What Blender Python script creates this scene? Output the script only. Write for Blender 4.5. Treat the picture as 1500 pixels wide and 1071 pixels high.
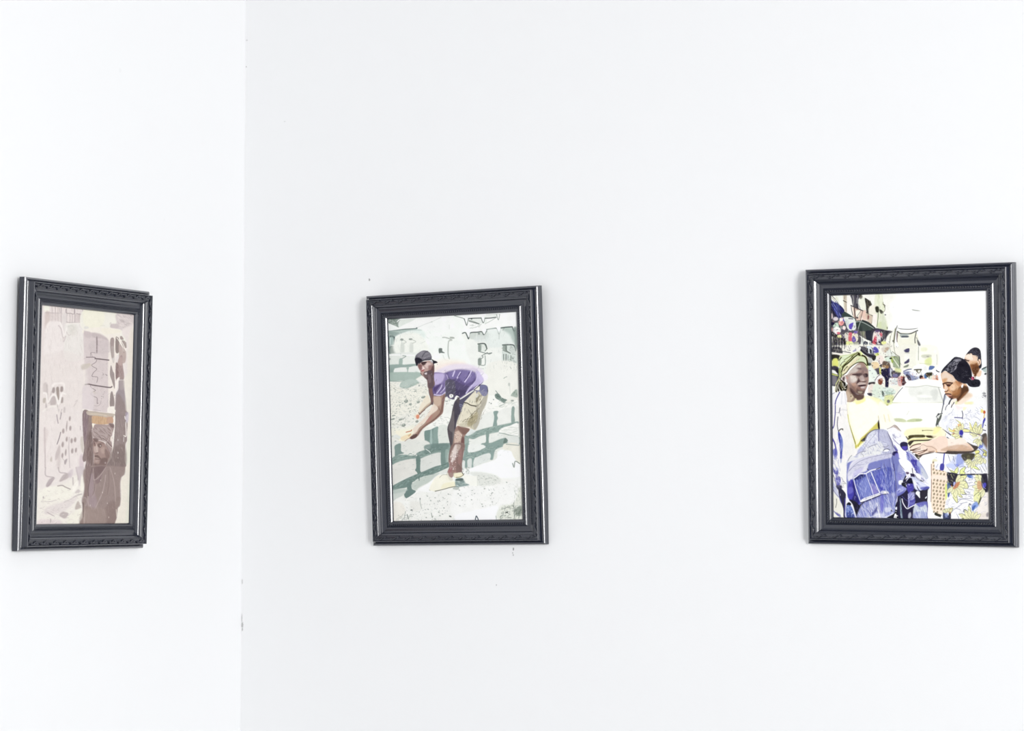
import bpy, bmesh, math, random
import numpy as np
from mathutils import Matrix, Vector

for o in list(bpy.data.objects): bpy.data.objects.remove(o)
SC = bpy.context.scene
COL = SC.collection
EYE = 1.55                                    # camera height; the measured heights below are relative to it
CORNER = math.radians(93.4539)                # angle between the two walls

# ---------------------------------------------------------------- camera
cd = bpy.data.cameras.new('camera'); cam = bpy.data.objects.new('camera', cd); COL.objects.link(cam)
cd.sensor_fit = 'HORIZONTAL'; cd.sensor_width = 36; cd.lens = 36*4037.64/1500; cd.clip_end = 100
M = Matrix.Rotation(.539, 4, 'Z') @ Matrix.Rotation(.0444, 4, 'X') @ Matrix.Rotation(-.0031, 4, 'Y') @ Matrix.Rotation(math.pi/2, 4, 'X')
M.translation = (3.5414, -4.7925, EYE)
cam.matrix_world = M
SC.camera = cam

# ---------------------------------------------------------------- light: a bright white room, daylight from the right
W = bpy.data.worlds.new('world'); SC.world = W; W.use_nodes = True
bg = W.node_tree.nodes['Background']; bg.inputs[0].default_value = (.945, .962, 1, 1); bg.inputs[1].default_value = .6
def area(name, loc, target, sx, sy, power, color):
    l = bpy.data.lights.new(name, 'AREA'); l.shape = 'RECTANGLE'; l.size = sx; l.size_y = sy; l.energy = power; l.color = color
    o = bpy.data.objects.new(name, l); COL.objects.link(o); o.location = loc
    o.rotation_euler = (Vector(target)-Vector(loc)).to_track_quat('-Z', 'Y').to_euler()
    return o
area('window_light', (6.85, -5.5, 2.05), (1.1, 0, 1.55), 1.25, 1.8, 270, (.985, .985, .99))
area('far_window_light', (7.6, -1.9, 1.7), (1.0, -.5, 1.6), 1.6, 2.2, 30, (1, 1, 1))
SC.view_settings.view_transform = 'Standard'; SC.view_settings.look = 'None'
SC.view_settings.gamma = 1; SC.view_settings.use_curve_mapping = False
SC.view_settings.exposure = .42

# ---------------------------------------------------------------- painting the three printed photographs
import numpy as np, math
class Canvas:
    """a small brush-and-polygon painter: the printed photographs are painted with it"""
    def __init__(s, x0, y0, w, h, k, base, S=4):
        s.x0, s.y0, s.S, s.k = x0, y0, S, k
        s.H, s.W = int(h*S), int(w*S)
        s.a = np.empty((s.H, s.W, 3), np.float32); s.a[:] = s.col(base)
        s.rng = np.random.RandomState(5); s.ox = s.oy = 0
    def t(s, ox, oy): s.ox, s.oy = ox, oy
    @staticmethod
    def col(c):
        if isinstance(c, str): return np.array([int(c[i:i+2], 16) for i in (0, 2, 4)], np.float32)
        return np.array(c, np.float32)
    def pts(s, p):
        if isinstance(p, str):
            p = [tuple(float(v) for v in q.split(',')) for q in p.split()]
        p = np.array(p, np.float64).reshape(-1, 2) + (s.ox, s.oy)
        return p/s.k*s.S
    @staticmethod
    def crom(p, closed, n=5):
        m = len(p)
        if m < 3: return p
        out = []
        for i in range(m if closed else m-1):
            if closed: a, b, c, d = p[i-1], p[i], p[(i+1) % m], p[(i+2) % m]
            else: a, b, c, d = p[max(i-1, 0)], p[i], p[i+1], p[min(i+2, m-1)]
            for j in range(n):
                t = j/n
                out.append(.5*((2*b)+(c-a)*t+(2*a-5*b+4*c-d)*t*t+(3*b-a-3*c+d)*t**3))
        if not closed: out.append(p[-1])
        return np.array(out)
    @staticmethod
    def blur(m, r):
        if r <= 0: return m
        for r in (r, r*.7):
            r = max(1, int(round(r)))
            for ax in (0, 1):
                pad = [(0, 0), (0, 0)]; pad[ax] = (r+1, r)
                c = np.cumsum(np.pad(m, pad), axis=ax)
                n = m.shape[ax]
                hi = np.take(c, np.arange(2*r+1, 2*r+1+n), axis=ax); lo = np.take(c, np.arange(0, n), axis=ax)
                m = (hi-lo)/(2*r+1)
        return m
    def box(s, p, pad):
        x0 = int(max(0, math.floor(p[:, 0].min()-pad))); x1 = int(min(s.W, math.ceil(p[:, 0].max()+pad)))
        y0 = int(max(0, math.floor(p[:, 1].min()-pad))); y1 = int(min(s.H, math.ceil(p[:, 1].max()+pad)))
        return x0, y0, x1, y1
    def mask(s, p, b):
        # even-odd fill in a padded box that may run outside the canvas
        pad = int(3*b+3)
        X0 = int(math.floor(p[:, 0].min()))-pad; Y0 = int(math.floor(p[:, 1].min()))-pad
        w = int(math.ceil(p[:, 0].max()))+pad-X0; h = int(math.ceil(p[:, 1].max()))+pad-Y0
        M = np.zeros((h, w+1), np.int32)
        q = np.roll(p, -1, 0)
        for (xa, ya), (xb, yb) in zip(p, q):
            if ya == yb: continue
            if ya > yb: xa, ya, xb, yb = xb, yb, xa, ya
            r = np.arange(math.ceil(ya-.5), math.ceil(yb-.5))
            if len(r) == 0: continue
            x = xa+(xb-xa)*((r+.5)-ya)/(yb-ya)
            np.add.at(M, (r-Y0, np.clip(np.ceil(x-.5).astype(int)-X0, 0, w)), 1)
        m = (np.cumsum(M, 1)[:, :w] % 2).astype(np.float32)
        return X0, Y0, s.blur(m, b)
    def comp(s, X0, Y0, m, c, a):
        x0, y0 = max(0, X0), max(0, Y0); x1, y1 = min(s.W, X0+m.shape[1]), min(s.H, Y0+m.shape[0])
        if x1 <= x0 or y1 <= y0: return
        m = m[y0-Y0:y1-Y0, x0-X0:x1-X0, None]*a
        v = s.a[y0:y1, x0:x1]
        v += (s.col(c)-v)*m
    def P(s, c, p, b=.35, a=1, sm=1):          # polygon; b = soft edge in photo px
        b *= .62
        p = s.pts(p)
        if sm: p = s.crom(p, True)
        s.comp(*s.mask(p, b*s.S), c, a)
    def E(s, c, x, y, rx, ry, rot=0, b=.35, a=1):
        t = np.linspace(0, 2*math.pi, 18, endpoint=False); r = math.radians(rot)
        X = rx*np.cos(t); Y = ry*np.sin(t)
        s.P(c, np.stack([x+X*math.cos(r)-Y*math.sin(r), y+X*math.sin(r)+Y*math.cos(r)], 1), b, a, 0)
    def L(s, c, w, p, a=1, b=.3, tp=0, sm=1):  # stroke of width w photo px; tp: 1 taper both ends, 2 taper to the end
        p = s.pts(p)
        if sm: p = s.crom(p, False, 4)
        w = max(w*s.S*.66, 1.6)/2; n = len(p)
        t = np.linspace(0, 1, n)
        ww = np.full(n, w)
        if tp == 1: ww = w*np.clip(np.sin(t*math.pi)*1.4, .15, 1)
        if tp == 2: ww = w*np.clip(1.15-t, .12, 1)
        bl = b*s.S; pad = w+bl+2
        x0, y0, x1, y1 = s.box(p, pad)
        if x1 <= x0 or y1 <= y0: return
        M = np.zeros((y1-y0, x1-x0), np.float32)
        for i in range(n-1):
            a0, a1 = p[i], p[i+1]
            bx0 = max(x0, int(min(a0[0], a1[0])-pad)); bx1 = min(x1, int(max(a0[0], a1[0])+pad)+1)
            by0 = max(y0, int(min(a0[1], a1[1])-pad)); by1 = min(y1, int(max(a0[1], a1[1])+pad)+1)
            if bx1 <= bx0 or by1 <= by0: continue
            X = np.arange(bx0, bx1)+.5; Y = np.arange(by0, by1)[:, None]+.5
            d = a1-a0; l2 = max(1e-6, d@d)
            u = np.clip(((X-a0[0])*d[0]+(Y-a0[1])*d[1])/l2, 0, 1)
            dist = np.hypot(X-a0[0]-u*d[0], Y-a0[1]-u*d[1])
            wd = ww[i]+(ww[i+1]-ww[i])*u
            m = np.clip((wd-dist)/(bl+1)+.5, 0, 1)
            v = M[by0-y0:by1-y0, bx0-x0:bx1-x0]
            np.maximum(v, m, out=v)
        s.comp(x0, y0, M, c, a)
    def S_(s, cols, p, n, ln, w, ang, ja=15, a=.8, b=.3, cv=.15):   # n short strokes scattered in a polygon
        p0 = s.pts(p); X0, Y0, m = s.mask(p0, 0)
        ys, xs = np.nonzero(m > .5)
        if len(xs) == 0: return
        if isinstance(cols, str): cols = cols.split()
        ox, oy, k = s.ox, s.oy, s.k; s.ox = s.oy = 0; s.k = s.S
        for i in range(n):
            j = s.rng.randint(len(xs)); x, y = xs[j]+X0, ys[j]+Y0
            t = math.radians(ang+s.rng.uniform(-ja, ja)); l = ln*s.S*s.rng.uniform(.4, 1.2)/2
            dx, dy = math.cos(t)*l, math.sin(t)*l; q = s.rng.uniform(-cv, cv)*l*2
            s.L(cols[s.rng.randint(len(cols))], w*s.rng.uniform(.5, 1.3), [(x-dx, y-dy), (x-dy*q/l, y+dx*q/l), (x+dx, y+dy)], a*s.rng.uniform(.6, 1), b, 1)
        s.ox, s.oy, s.k = ox, oy, k
    def G(s, amp, cell, y0=0, y1=1e9, x0=0, x1=1e9, mono=1):  # grain: value noise at a cell size in photo px
        H, W = s.H, s.W; c = cell*s.S
        gh, gw = int(H/c)+3, int(W/c)+3
        g = s.rng.randn(gh, gw, 1 if mono else 3).astype(np.float32)
        yy = np.arange(H)/c; xx = np.arange(W)/c
        yi = yy.astype(int); xi = xx.astype(int); fy = (yy-yi)[:, None, None]; fx = (xx-xi)[None, :, None]
        fy = fy*fy*(3-2*fy); fx = fx*fx*(3-2*fx)
        n = (g[yi][:, xi]*(1-fx)+g[yi][:, xi+1]*fx)*(1-fy)+(g[yi+1][:, xi]*(1-fx)+g[yi+1][:, xi+1]*fx)*fy
        sl = (slice(max(0, int((y0-s.y0)*s.S)), int(min(H, (y1-s.y0)*s.S))), slice(max(0, int((x0-s.x0)*s.S)), int(min(W, (x1-s.x0)*s.S))))
        s.a[sl] += n[sl]*amp
    def done(s): np.clip(s.a, 0, 255, out=s.a); return s
    def sample(s, X, Y):                        # photo-pixel coordinates -> colour, bilinear
        x = np.clip((X-s.x0)*s.S-.5, 0, s.W-1.001); y = np.clip((Y-s.y0)*s.S-.5, 0, s.H-1.001)
        xi = x.astype(int); yi = y.astype(int); fx = (x-xi)[..., None]; fy = (y-yi)[..., None]
        A = s.a
        return (A[yi, xi]*(1-fx)+A[yi, xi+1]*fx)*(1-fy)+(A[yi+1, xi]*(1-fx)+A[yi+1, xi+1]*fx)*fy
def paint_carrier():
    c = Canvas(50, 440, 154, 336, 13.39, 'e9e0db'); P, L, E, S = c.P, c.L, c.E, c.S_
    def tile(X, Y, k=13.39): c.k = k; c.t((X-50)*k, (Y-440)*k)
    tile(56, 445)
    P('f1efe3', '880,40 2000,60 2000,900 880,900', .8)
    P('e6dcd8', '40,-20 890,60 910,300 880,440 890,1100 40,1100', .8); P('f1eee2', '120,40 215,50 210,160 125,160', 1); P('cfc0b9', '140,160 240,180 220,340 180,400 130,500', 1.6, .8)
    for x, y0, y1, cc in [(270, 60, 340, 'c9bcb8'), (335, 60, 350, 'c4b5b1'), (385, 60, 340, 'cbbdb8'), (450, 70, 400, 'b9abab'), (555, 100, 360, 'bdb0ae'), (620, 200, 380, 'c9bdb9'), (665, 200, 380, 'c4b6b3'), (715, 100, 370, 'b4a6a6'), (805, 200, 370, 'b5a7a5'), (870, 120, 160, 'b5a7a5')]:
        L(cc, 2, [(x, y0), (x+4, (y0+y1)/2), (x, y1)], .8, .5)
    P('d6cac6', '220,190 440,190 450,350 240,350', 1.4, .6); P('cfc2bf', '720,200 890,230 880,360 730,370', 1.4, .7); P('dfd7d3', '470,200 560,200 560,380 520,520 470,420', 1.6, .8)
    L('a89a9a', 1.8, '545,110 550,180 640,190 700,200 710,110', .75); L('ab9d9d', 1.8, '755,190 800,205 870,200', .75); L('b9abaa', 1.6, '140,175 260,180 420,185', .6); L('a99b9a', 2, '415,90 430,180', .5, .6); L('ab9d9b', 1.8, '560,360 620,370 740,370 850,420', .6); S('bdb0ad f3ece8 cfc3c0', '220,60 880,120 880,380 240,340', 60, 5, .9, 85, 15, .5)
    P('ece4e0', '200,360 420,350 480,480 480,900 130,1071 130,560', 1.8, .8); P('e9e4de', '540,400 820,380 870,500 860,1071 520,1071 520,600', 1.8, .9); L('c9bdbb', 2.6, '400,430 450,500 490,670 540,640 500,740', .7, .8); L('f5efea', 2.6, '430,370 480,500 500,640 560,480', .7, .8); L('cfc5c0', 2.4, '560,560 600,620 640,600', .6, .9); L('cbc9c0', 3, '590,450 650,430 700,480 640,540', .5, 1.2); L('f3ede6', 2, '540,400 800,390 850,440', .7, .6); P('ddd8cf', '600,440 760,430 740,600 620,600', 3, .6); L('f0e8e2', 2.6, '160,560 190,430 230,360', .7, .8)
    S('d9cec9 efe7e2 cfc5bf', '120,500 870,420 870,1071 120,1071', 110, 9, 1.3, 88, 22, .4, .6)
    P('d8d2cc', '900,440 990,440 990,500 900,495', .9, .8); P('f4eee0', '880,520 1071,540 1071,600 900,600', 1)
    # sky and ruin top right
    tile(122, 445)
    P('eeeadf', '20,110 660,180 650,390 540,400 520,480 -10,500', 1.4); P('f0ecd9', '20,120 400,160 340,480 40,440', 2, .8); P('d9cecb', '660,190 1080,230 1080,470 860,470 840,540 740,520 700,500 540,480 540,400 650,385', 1.2); S('c4b6b6 e9dfdb b5a8a6 efe6dc', '670,200 1060,230 1060,460 700,480', 60, 7, 1.4, 35, 40, .6); P('cbbfbd', '550,400 680,400 690,480 550,480', 1, .7); P('eae0db', '800,480 1080,460 1080,1300 840,1300 840,760 760,600', 2); P('ebe3d6', '900,600 1080,560 1080,1600 880,1600', 2.5, .8); E('dcd8d2', 60, 470, 50, 30, 0, .8, .8); L('d9d4c8', 2, '340,430 420,430', .5, 1); L('c4bbb6', 1.8, '520,400 540,370 550,460', .5, .7)
    # blocks
    P('d8ccca', '10,530 160,560 340,580 500,670 520,830 520,1071 520,1560 500,2080 300,2110 -10,2080 10,1400 20,1071', .8)
    P('f1eadf', '10,510 350,460 720,510 720,600 620,690 520,720 400,640 200,570', .9); P('f0e9da', '360,480 700,520 720,560 420,600', 1.4, .9); P('efe6dd', '500,700 640,660 720,600 720,720 830,740 840,900 700,960 640,1071 640,1300 600,2110 500,2080', .9, .9)
    P('c9bcbb', '20,550 140,560 140,680 30,640', 1.4, .7); P('c4b7b6', '170,570 330,590 470,680 470,730 380,690 180,660', 1.6, .8); P('cdc1c0', '140,740 500,740 510,960 150,960', 2, .6)
    P('8d7f80', '255,670 278,670 276,945 256,945', .5, .85); P('a79894', '535,690 600,680 600,860 590,1071 560,1071 530,860', .6); P('b7aba6', '540,850 600,850 605,1130 580,1140 545,960', 1, .8); P('988b86', '635,670 670,655 700,700 700,940 635,945', .6); P('a99b96', '725,640 760,640 790,700 725,700', .6); P('a59791', '750,720 820,740 840,860 800,860 760,790', .7, .9); P('bba8a2', '700,800 800,880 840,960 820,1150 710,1150 700,1000', 1, .9); L('f6f0e6', 2, '660,670 730,780 790,930', .9); L('f3ebe2', 1.6, '690,650 780,790 830,920', .9); L('8b7d78', 1.2, '670,700 760,860 800,960', .6); L('8f827e', 1.4, '835,760 845,860', .7)
    S('beb0b0 e6dcda c9bdbb b0a2a3', '20,560 500,680 510,1071 510,1500 500,2050 20,2050', 170, 4, .9, 30, 80, .5)
    L('857779', 1.8, '60,1050 200,1048 240,1062', .9); L('9b8d8e', 1.3, '140,1030 150,960 240,965', .7); L('9b8d8e', 1.3, '150,960 180,1050', .7)
    tile(122, 525)
    L('6f6263', 2.6, '230,5 330,15 500,35', .9); L('8f8182', 1.4, '265,30 240,80 165,130 200,170 265,210 200,280 170,350 220,360 280,370 275,430 265,470', .8, .35); L('6c5f60', 2.8, '30,515 110,508 190,525 350,550 520,572 560,555', .85); L('8f8182', 1.4, '140,530 160,580 240,630 150,680 190,740 270,780 270,880 290,880', .8, .35); L('a99b9b', 1.2, '220,930 280,935 330,900 350,830', .6); L('b3a5a5', 1.2, '150,960 170,1000 240,1010 340,1030', .6); P('cdc4b4', '0,120 170,120 110,170 60,200 0,200', 1.8, .7); P('cfc5b6', '0,640 150,630 250,680 100,690 0,690', 1.8, .6); P('f1e8e0', '0,230 40,240 30,500 0,500', 1, .9); S('857879', '370,280 480,300 480,350 380,340', 8, 1.6, 1.2, 0, 80, .8); S('857879', '370,640 440,640 430,790 340,800', 8, 1.5, 1, 0, 80, .7)
    P('a39693', '545,135 580,250 610,320 620,600 560,440 525,330 525,230', .6); P('9c8f8c', '540,670 570,655 605,800 600,945 525,945 525,760', .6); P('ddd6d1', '560,0 600,80 620,0', 1, .8); P('f2ebe2', '500,950 650,950 640,1030 500,1071 470,1020', .8); E('9a8d89', 615, 725, 10, 14, 0, .6, .8); L('f4ece4', 2, '620,330 630,560 600,700', .7, .6)
    # raised arm and hand
    P('a89592', '640,95 670,100 700,0 760,-60 770,100 800,400 700,420 690,370 640,440', .6); P('8c7875', '640,110 690,120 690,340 640,400', 1, .8); P('c0aaa4', '700,0 760,-20 760,140 680,110', 1, .8); S('bfa9a5 86736f', '650,120 780,140 790,400 690,370', 30, 7, 1, 86, 10, .6)
    P('f2eae2', '640,440 700,370 710,400 660,600 620,780 620,620', .8); P('a4989a', '700,430 800,425 810,620 820,700 850,1071 640,1071 640,870 640,700 690,600', .6); P('978784', '640,780 700,700 820,900 850,1071 640,1071', 2, .8); L('ede4de', 1.6, '700,425 800,428', .8); P('b7aba9', '720,440 790,440 790,600 720,600', 1.6, .6)
    P('ede6d9', '800,400 990,300 990,1100 850,1071 820,700', 1.8, .8)
    # wall with block holes, left
    tile(56, 525)
    P('e5dcd7', '60,0 880,0 880,1100 60,1100', 3, .6); S('d3c8c3 f0e9e4 dad0ca', '120,0 860,0 860,1071 120,1071', 120, 10, 1.4, 86, 16, .4, .7)
    L('f3ece7', 4.5, '280,540 320,500 400,490 500,500 510,600', .8, 1); P('a99d9a', '285,580 325,580 320,670 270,670', .9); P('a3968f', '355,575 405,575 410,790 390,810 360,700', .9); P('a79a96', '440,560 485,560 485,640 435,655', .9); P('cdc2be', '100,500 170,480 180,660 100,660', 1.8, .8); P('bfb3b0', '245,770 340,745 350,900 240,920', 1.6, .9); P('b9aea4', '95,790 150,780 140,870 95,870', 1.2, .8); P('aea29d', '455,770 490,770 485,865 445,870', .9); L('c1b5b2', 3, '170,520 190,840 220,850 260,650', .6, 1); L('f4eee9', 4, '110,680 160,700 190,860 260,740 340,730 400,900 460,700 530,700', .8, 1); P('b2a5a4', '150,860 175,960 200,960 170,1030 145,980', 1, .8); P('aba09c', '370,900 400,1000 420,990 400,1071 385,1071', .8, .9); P('a99d9a', '500,965 530,965 530,1060 495,1060', .9); L('b2a6a3', 2.6, '440,1071 465,1000', .8); L('f3ede6', 5, '100,1040 230,950 340,950 380,1071', .7, 1.2); L('cfc2a8', 3, '860,180 900,150 1000,110', .5, 1); P('cfc5bc', '840,140 900,110 1000,120 960,200 860,220', 1.4, .8); L('c6bab7', 2, '730,850 770,820 700,940', .5, .8)
    P('dfd4d4', '880,560 1071,600 1071,1020 900,1020 870,900', 1.5, .8); P('f2ebe4', '880,990 1071,1030 1071,1050 900,1040', .7)
    tile(56, 605)
    P('e8dfdb', '60,0 870,0 870,1100 60,1100', 3, .6); S('d6cbc7 f1eae6', '100,0 860,0 840,1071 100,1071', 90, 10, 1.3, 88, 14, .4, .7)
    for x, y, w, h in [(620, 110, 18, 50), (560, 260, 12, 110), (630, 300, 22, 50), (492, 355, 24, 52), (560, 515, 20, 52), (655, 545, 24, 52), (725, 525, 24, 52), (480, 620, 24, 58), (668, 745, 24, 54), (740, 730, 20, 50), (540, 775, 16, 70), (475, 835, 20, 52)]: E('b3a5a2', x, y, w, h, 4, .9, .92); E('9b8e8c', x-6, y+4, w*.4, h*.6, 4, .8, .5)
    L('a4969a', 2.4, '365,40 375,120 390,200', .7, .6); L('a29598', 2.4, '455,0 430,120', .7, .6); L('8f8285', 2.2, '440,380 415,480 370,610', .8, .5); P('c4b7b5', '420,640 420,800 340,940 340,800', 1.3, .8); P('cdc1bd', '380,700 430,640 430,1071 370,1071', 2, .6); L('c0b2b2', 2, '610,480 600,700 620,1071', .6, .8); P('bcb0a6', '260,850 270,950 230,940', 1.2, .7); P('a5999a', '510,940 570,900 540,1000 520,1010', 1, .85); L('c5b9b3', 1.8, '470,880 520,950', .6, .6); L('b5a6a6', 2.6, '125,290 135,850 135,1071', .6, .9); P('d3c5c2', '110,300 200,380 150,600 110,800', 2.4, .5); P('cdc3b8', '830,500 880,480 890,780 840,700', 1.4, .8); L('baadab', 1.6, '825,260 825,330', .7, .6); P('d3c3c6', '810,860 870,820 890,1071 810,1071', 1.8, .8)
    # ground
    tile(56, 685, 12.6)
    P('ede7de', '20,300 400,220 860,120 860,400 800,620 820,1050 10,1050', 1.5); P('e6ddd9', '40,60 640,60 640,180 400,330 150,360 40,400', 4, .7); L('b9acac', 2.4, '135,0 140,150 290,185 250,260 170,350', .75, .8); P('b4a7a8', '200,220 290,180 240,300 180,360 140,340', 1.2, .85); L('baadad', 2.4, '370,0 400,90 520,110 470,210 410,250', .75, .8); P('bbafad', '480,120 600,110 540,200 410,255 390,240', 1.3, .85); P('d2c6c8', '560,80 640,30 620,170 560,180', 1.8, .8); L('b5a8a8', 3, '640,190 655,340 740,230 700,0', .6, 1); P('cfc3c4', '700,0 860,0 800,160 760,350 740,220', 1.8, .8); P('f6f1e8', '640,340 740,230 720,360 640,470', 1, .9); P('f5f0e4', '800,180 860,150 850,380 790,420', 1.2, .9)
    P('f0ece0', '40,430 300,340 500,340 620,420 600,560 330,620 40,640', 2.2, .9); L('a99d9a', 2.6, '360,340 440,330 500,360 590,400', .8, .6); P('c9bebc', '680,460 740,400 770,450 700,480', 1, .8); L('a19596', 2.4, '800,490 700,520 600,590 480,640', .6, 1); P('ded4d1', '150,740 500,620 700,520 680,620 500,800 300,860 120,860', 2.4, .8); P('b9aca5', '680,770 730,620 790,740', 1.3, .85); P('b5a8a6', '390,880 450,820 560,850 490,940', 1.4, .85); L('b3a5a5', 2, '170,830 260,880 300,900', .7, .7); P('e2d3d3', '220,960 400,980 400,1050 20,1050 30,960', 2, .8); L('a89b9b', 2, '230,950 225,1010', .7, .5); E('a4979b', 95, 550, 12, 20, 0, .8, .7); P('efebdd', '560,900 800,760 820,1050 560,1050', 2, .9); L('c1b4b4', 2, '60,620 200,630 330,600', .5, 1)
    S('c9bdb9 f8f4ec b5a8a4 d9cfca', '30,420 840,420 800,1040 30,1040', 170, 5, 1.1, -15, 50, .5)
    # ---- man ----
    tile(112, 605)
    P('ece4d9', '990,0 1200,-20 1200,1100 940,1100 990,560', 1.2); P('e8e8d8', '1000,500 1200,500 1200,1400 960,1400', 2.4, .7); P('f5efe4', '720,-60 790,0 760,200 735,500 720,800 600,1071 560,1071 680,800 730,300', .7)
    P('93827f', '130,-40 300,20 310,300 300,420 330,700 340,1000 380,1100 180,1100 190,950 140,960 120,880 150,700 130,400', .6); P('8f7d85', '140,0 220,20 210,400 160,600 130,300', 1.6, .6); P('7f6d69', '240,400 320,450 330,1000 260,1000 200,850', 1.6, .8); S('a89793 7a6865 b4a49f 6f5e5c', '140,20 300,100 330,500 340,1071 190,1071 150,500', 90, 10, 1, 96, 8, .55, .6)
    P('9a8b88', '780,-60 1000,-20 960,100 1000,200 990,400 990,540 960,620 940,900 960,1100 560,1100 680,900 720,700 740,480 760,200', .6); P('857672', '720,700 940,640 950,1071 600,1071', 2.5, .8); S('aa9b97 83736f b6a8a3', '780,0 960,100 950,600 940,1071 640,1071 740,600', 90, 9, 1, 84, 8, .5, .6); L('f3ece4', 2.4, '950,70 960,120 1000,150 970,190 975,380 970,460 930,445', .85, .5); L('e6deda', 2, '930,480 925,560', .6, .6); P('b9afc0', '960,0 1020,0 1010,170 970,180', 1.2, .6); E('ddd5cf', 815, 530, 10, 22, 0, .6, .7); E('ddd5cf', 815, 780, 12, 20, 0, .6, .7); E('d5cdc7', 815, 880, 8, 14, 0, .6, .6); E('cfc6c2', 890, 690, 8, 14, 0, .6, .5)
    # pad under the blocks
    P('c2b5a8', '220,-40 500,-10 740,20 730,60 650,85 500,70 230,40', .6); P('d9cbb8', '230,20 480,45 640,75 620,50 400,10', .7, .8); P('a08c7e', '270,50 500,70 650,90 720,60 720,90 600,110 300,80', .8, .7); P('cbab8b', '305,70 420,60 600,90 700,80 720,190 640,215 480,230 380,215 300,190', .6); S('dfc2a0 b4927a', '310,70 720,90 700,200 380,215', 40, 8, 1, 88, 6, .6); P('c39f8c', '600,90 710,85 710,190 610,210', 1, .7); P('f7f0e0', '305,210 345,215 350,300 320,280', .6); P('9a8a80', '240,100 300,90 300,180 250,180', .9, .7)
    # turban
    P('ab9995', '360,230 480,225 620,230 640,200 720,205 740,280 700,420 690,560 700,700 650,820 600,640 560,570 480,540 420,530 340,480 310,420 320,340', .6); P('b8a8a4', '340,330 560,260 620,420 560,540 420,500 330,430', 1.8, .7); S('8c7a76 c6b7b1 7d6b68', '340,300 620,250 700,420 660,660 560,560 350,480', 60, 9, 1, 40, 20, .6); P('7d6a68', '640,210 730,230 730,290 680,280', .8, .8); L('cfc1b9', 1.6, '640,280 690,350 700,420', .7); L('7a6866', 1.8, '520,500 600,560 690,660', .8); L('c9bbb3', 1.6, '560,560 640,640 700,690', .8); L('6f5d5b', 1.6, '580,600 620,720 660,810', .7); L('8a7875', 1.6, '350,370 430,430 500,520', .6); L('d0c3bc', 1.6, '640,480 600,560 540,530', .6); P('f3e9de', '670,470 700,460 690,560 665,540', .7, .9)
    # face
    P('a68f88', '330,500 420,540 500,560 560,600 640,760 660,850 610,960 560,1071 380,1071 340,960 350,850 330,760 325,600', .7); P('c3afa7', '345,660 420,640 430,740 400,790 350,760', 1.2, .85); P('75625f', '335,490 420,510 420,560 380,570 340,540', 1, .8); P('8a726d', '330,590 370,600 380,650 340,640', .8, .8); P('75615d', '410,620 480,600 500,640 470,680 430,670', .9, .75); E('efe4de', 470, 645, 10, 10, 0, .4); L('7d6a66', 1.6, '430,610 500,585 530,610', .7); L('d3c0b6', 2.2, '395,620 400,700 410,760', .7, .6); L('6d5955', 2, '380,790 420,785', .7); P('c3ada2', '470,700 550,680 560,780 500,800', 2, .6); P('75615e', '350,840 420,830 480,900 450,910 380,880', .9, .8); P('c6b3a9', '360,870 420,880 460,900 400,900', .8, .8); L('7a6764', 1.5, '375,900 430,905 475,905', .8); P('b9a59c', '370,930 430,930 400,970 370,960', 1, .7); P('6f5d5a', '480,900 600,880 610,960 540,1071 380,1071 340,990 440,1000', 1.5, .7); P('84706b', '560,700 630,780 650,860 600,900 560,820', 1.4, .7); L('59484a', 2, '340,560 350,600', .6); E('b9aca8', 567, 980, 14, 20, 0, .7, .8)
    # body
    tile(112, 685, 12.6)
    P('9c8b86', '180,-10 900,-10 905,30 880,140 830,180 810,300 815,560 800,700 760,740 740,900 725,1060 90,1060 120,900 110,690 100,600 150,400', 1.6)
    P('7f6c6b', '310,0 540,-20 480,80 400,160 330,220 310,160', 1.2, .9); P('8b7878', '320,230 400,190 480,100 440,260 360,300', 1, .8); P('a8969a', '240,200 300,100 320,300 330,450 380,640 320,780 230,700 220,500', 1.6, .7); P('8a7775', '180,0 280,0 240,200 200,500 190,560 140,520 160,300', 1.4, .7); L('6d5b5b', 2, '290,0 250,200 215,400 220,520', .6, .6); L('b5a4a0', 2.4, '310,20 320,180 330,230 420,170 540,0', .7, .6); L('b9a8a3', 2.4, '210,540 230,700 330,770 400,640 480,460 520,280 540,140', .7, .7); L('b5a5a0', 2, '330,220 350,400 290,560', .5, .8); L('8a7774', 2, '340,300 330,420 300,500', .6, .8); L('bbaba4', 2, '620,0 680,200 710,400 720,640 740,880', .6, .7); L('83716d', 2, '590,60 600,260 570,500', .4, 1); P('927f79', '150,740 400,760 540,740 730,640 720,1060 90,1060', 1.8, .5); P('a8978f', '160,760 540,780 540,1060 180,1060', 2.5, .5); P('8a7873', '560,680 720,640 725,1060 560,1060', 2.5, .5); P('6f5f5b', '105,640 150,680 140,900 120,900 115,700', .9, .7); P('c7b8ae', '140,700 160,700 155,1040 130,1040', .8, .5); L('b3a3a2', 3, '120,560 170,560 200,640 170,700', .5, .8); L('e6dcd0', 2, '735,780 745,900', .7, .6); P('94837c', '740,560 815,560 800,700 760,760 740,700', 1.2, .6)
    for x, y in [(447, 235), (480, 460), (570, 660), (597, 920), (255, 700), (710, 110)]: E('e0d6cd', x, y, 7, 16, 8, .5, .75)
    S('b7a7a0 8a7874', '180,0 860,0 800,600 720,1040 160,1040 140,500', 80, 11, 1, 84, 16, .35, .8)
    P('ece5d8', '910,-20 1040,-20 1040,1060 730,1060 745,920 770,750 810,700 825,500 815,300 840,180 905,110', .8); P('e6e6d6', '960,300 1040,200 1040,1060 900,1060 920,800', 2.4, .6); S('dcdccb f3efe4', '840,200 1000,200 980,1040 760,1040', 30, 7, 1.6, 20, 40, .4, .8)
    c.G(1.3, 1.2); c.G(1.3, 5)
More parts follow.
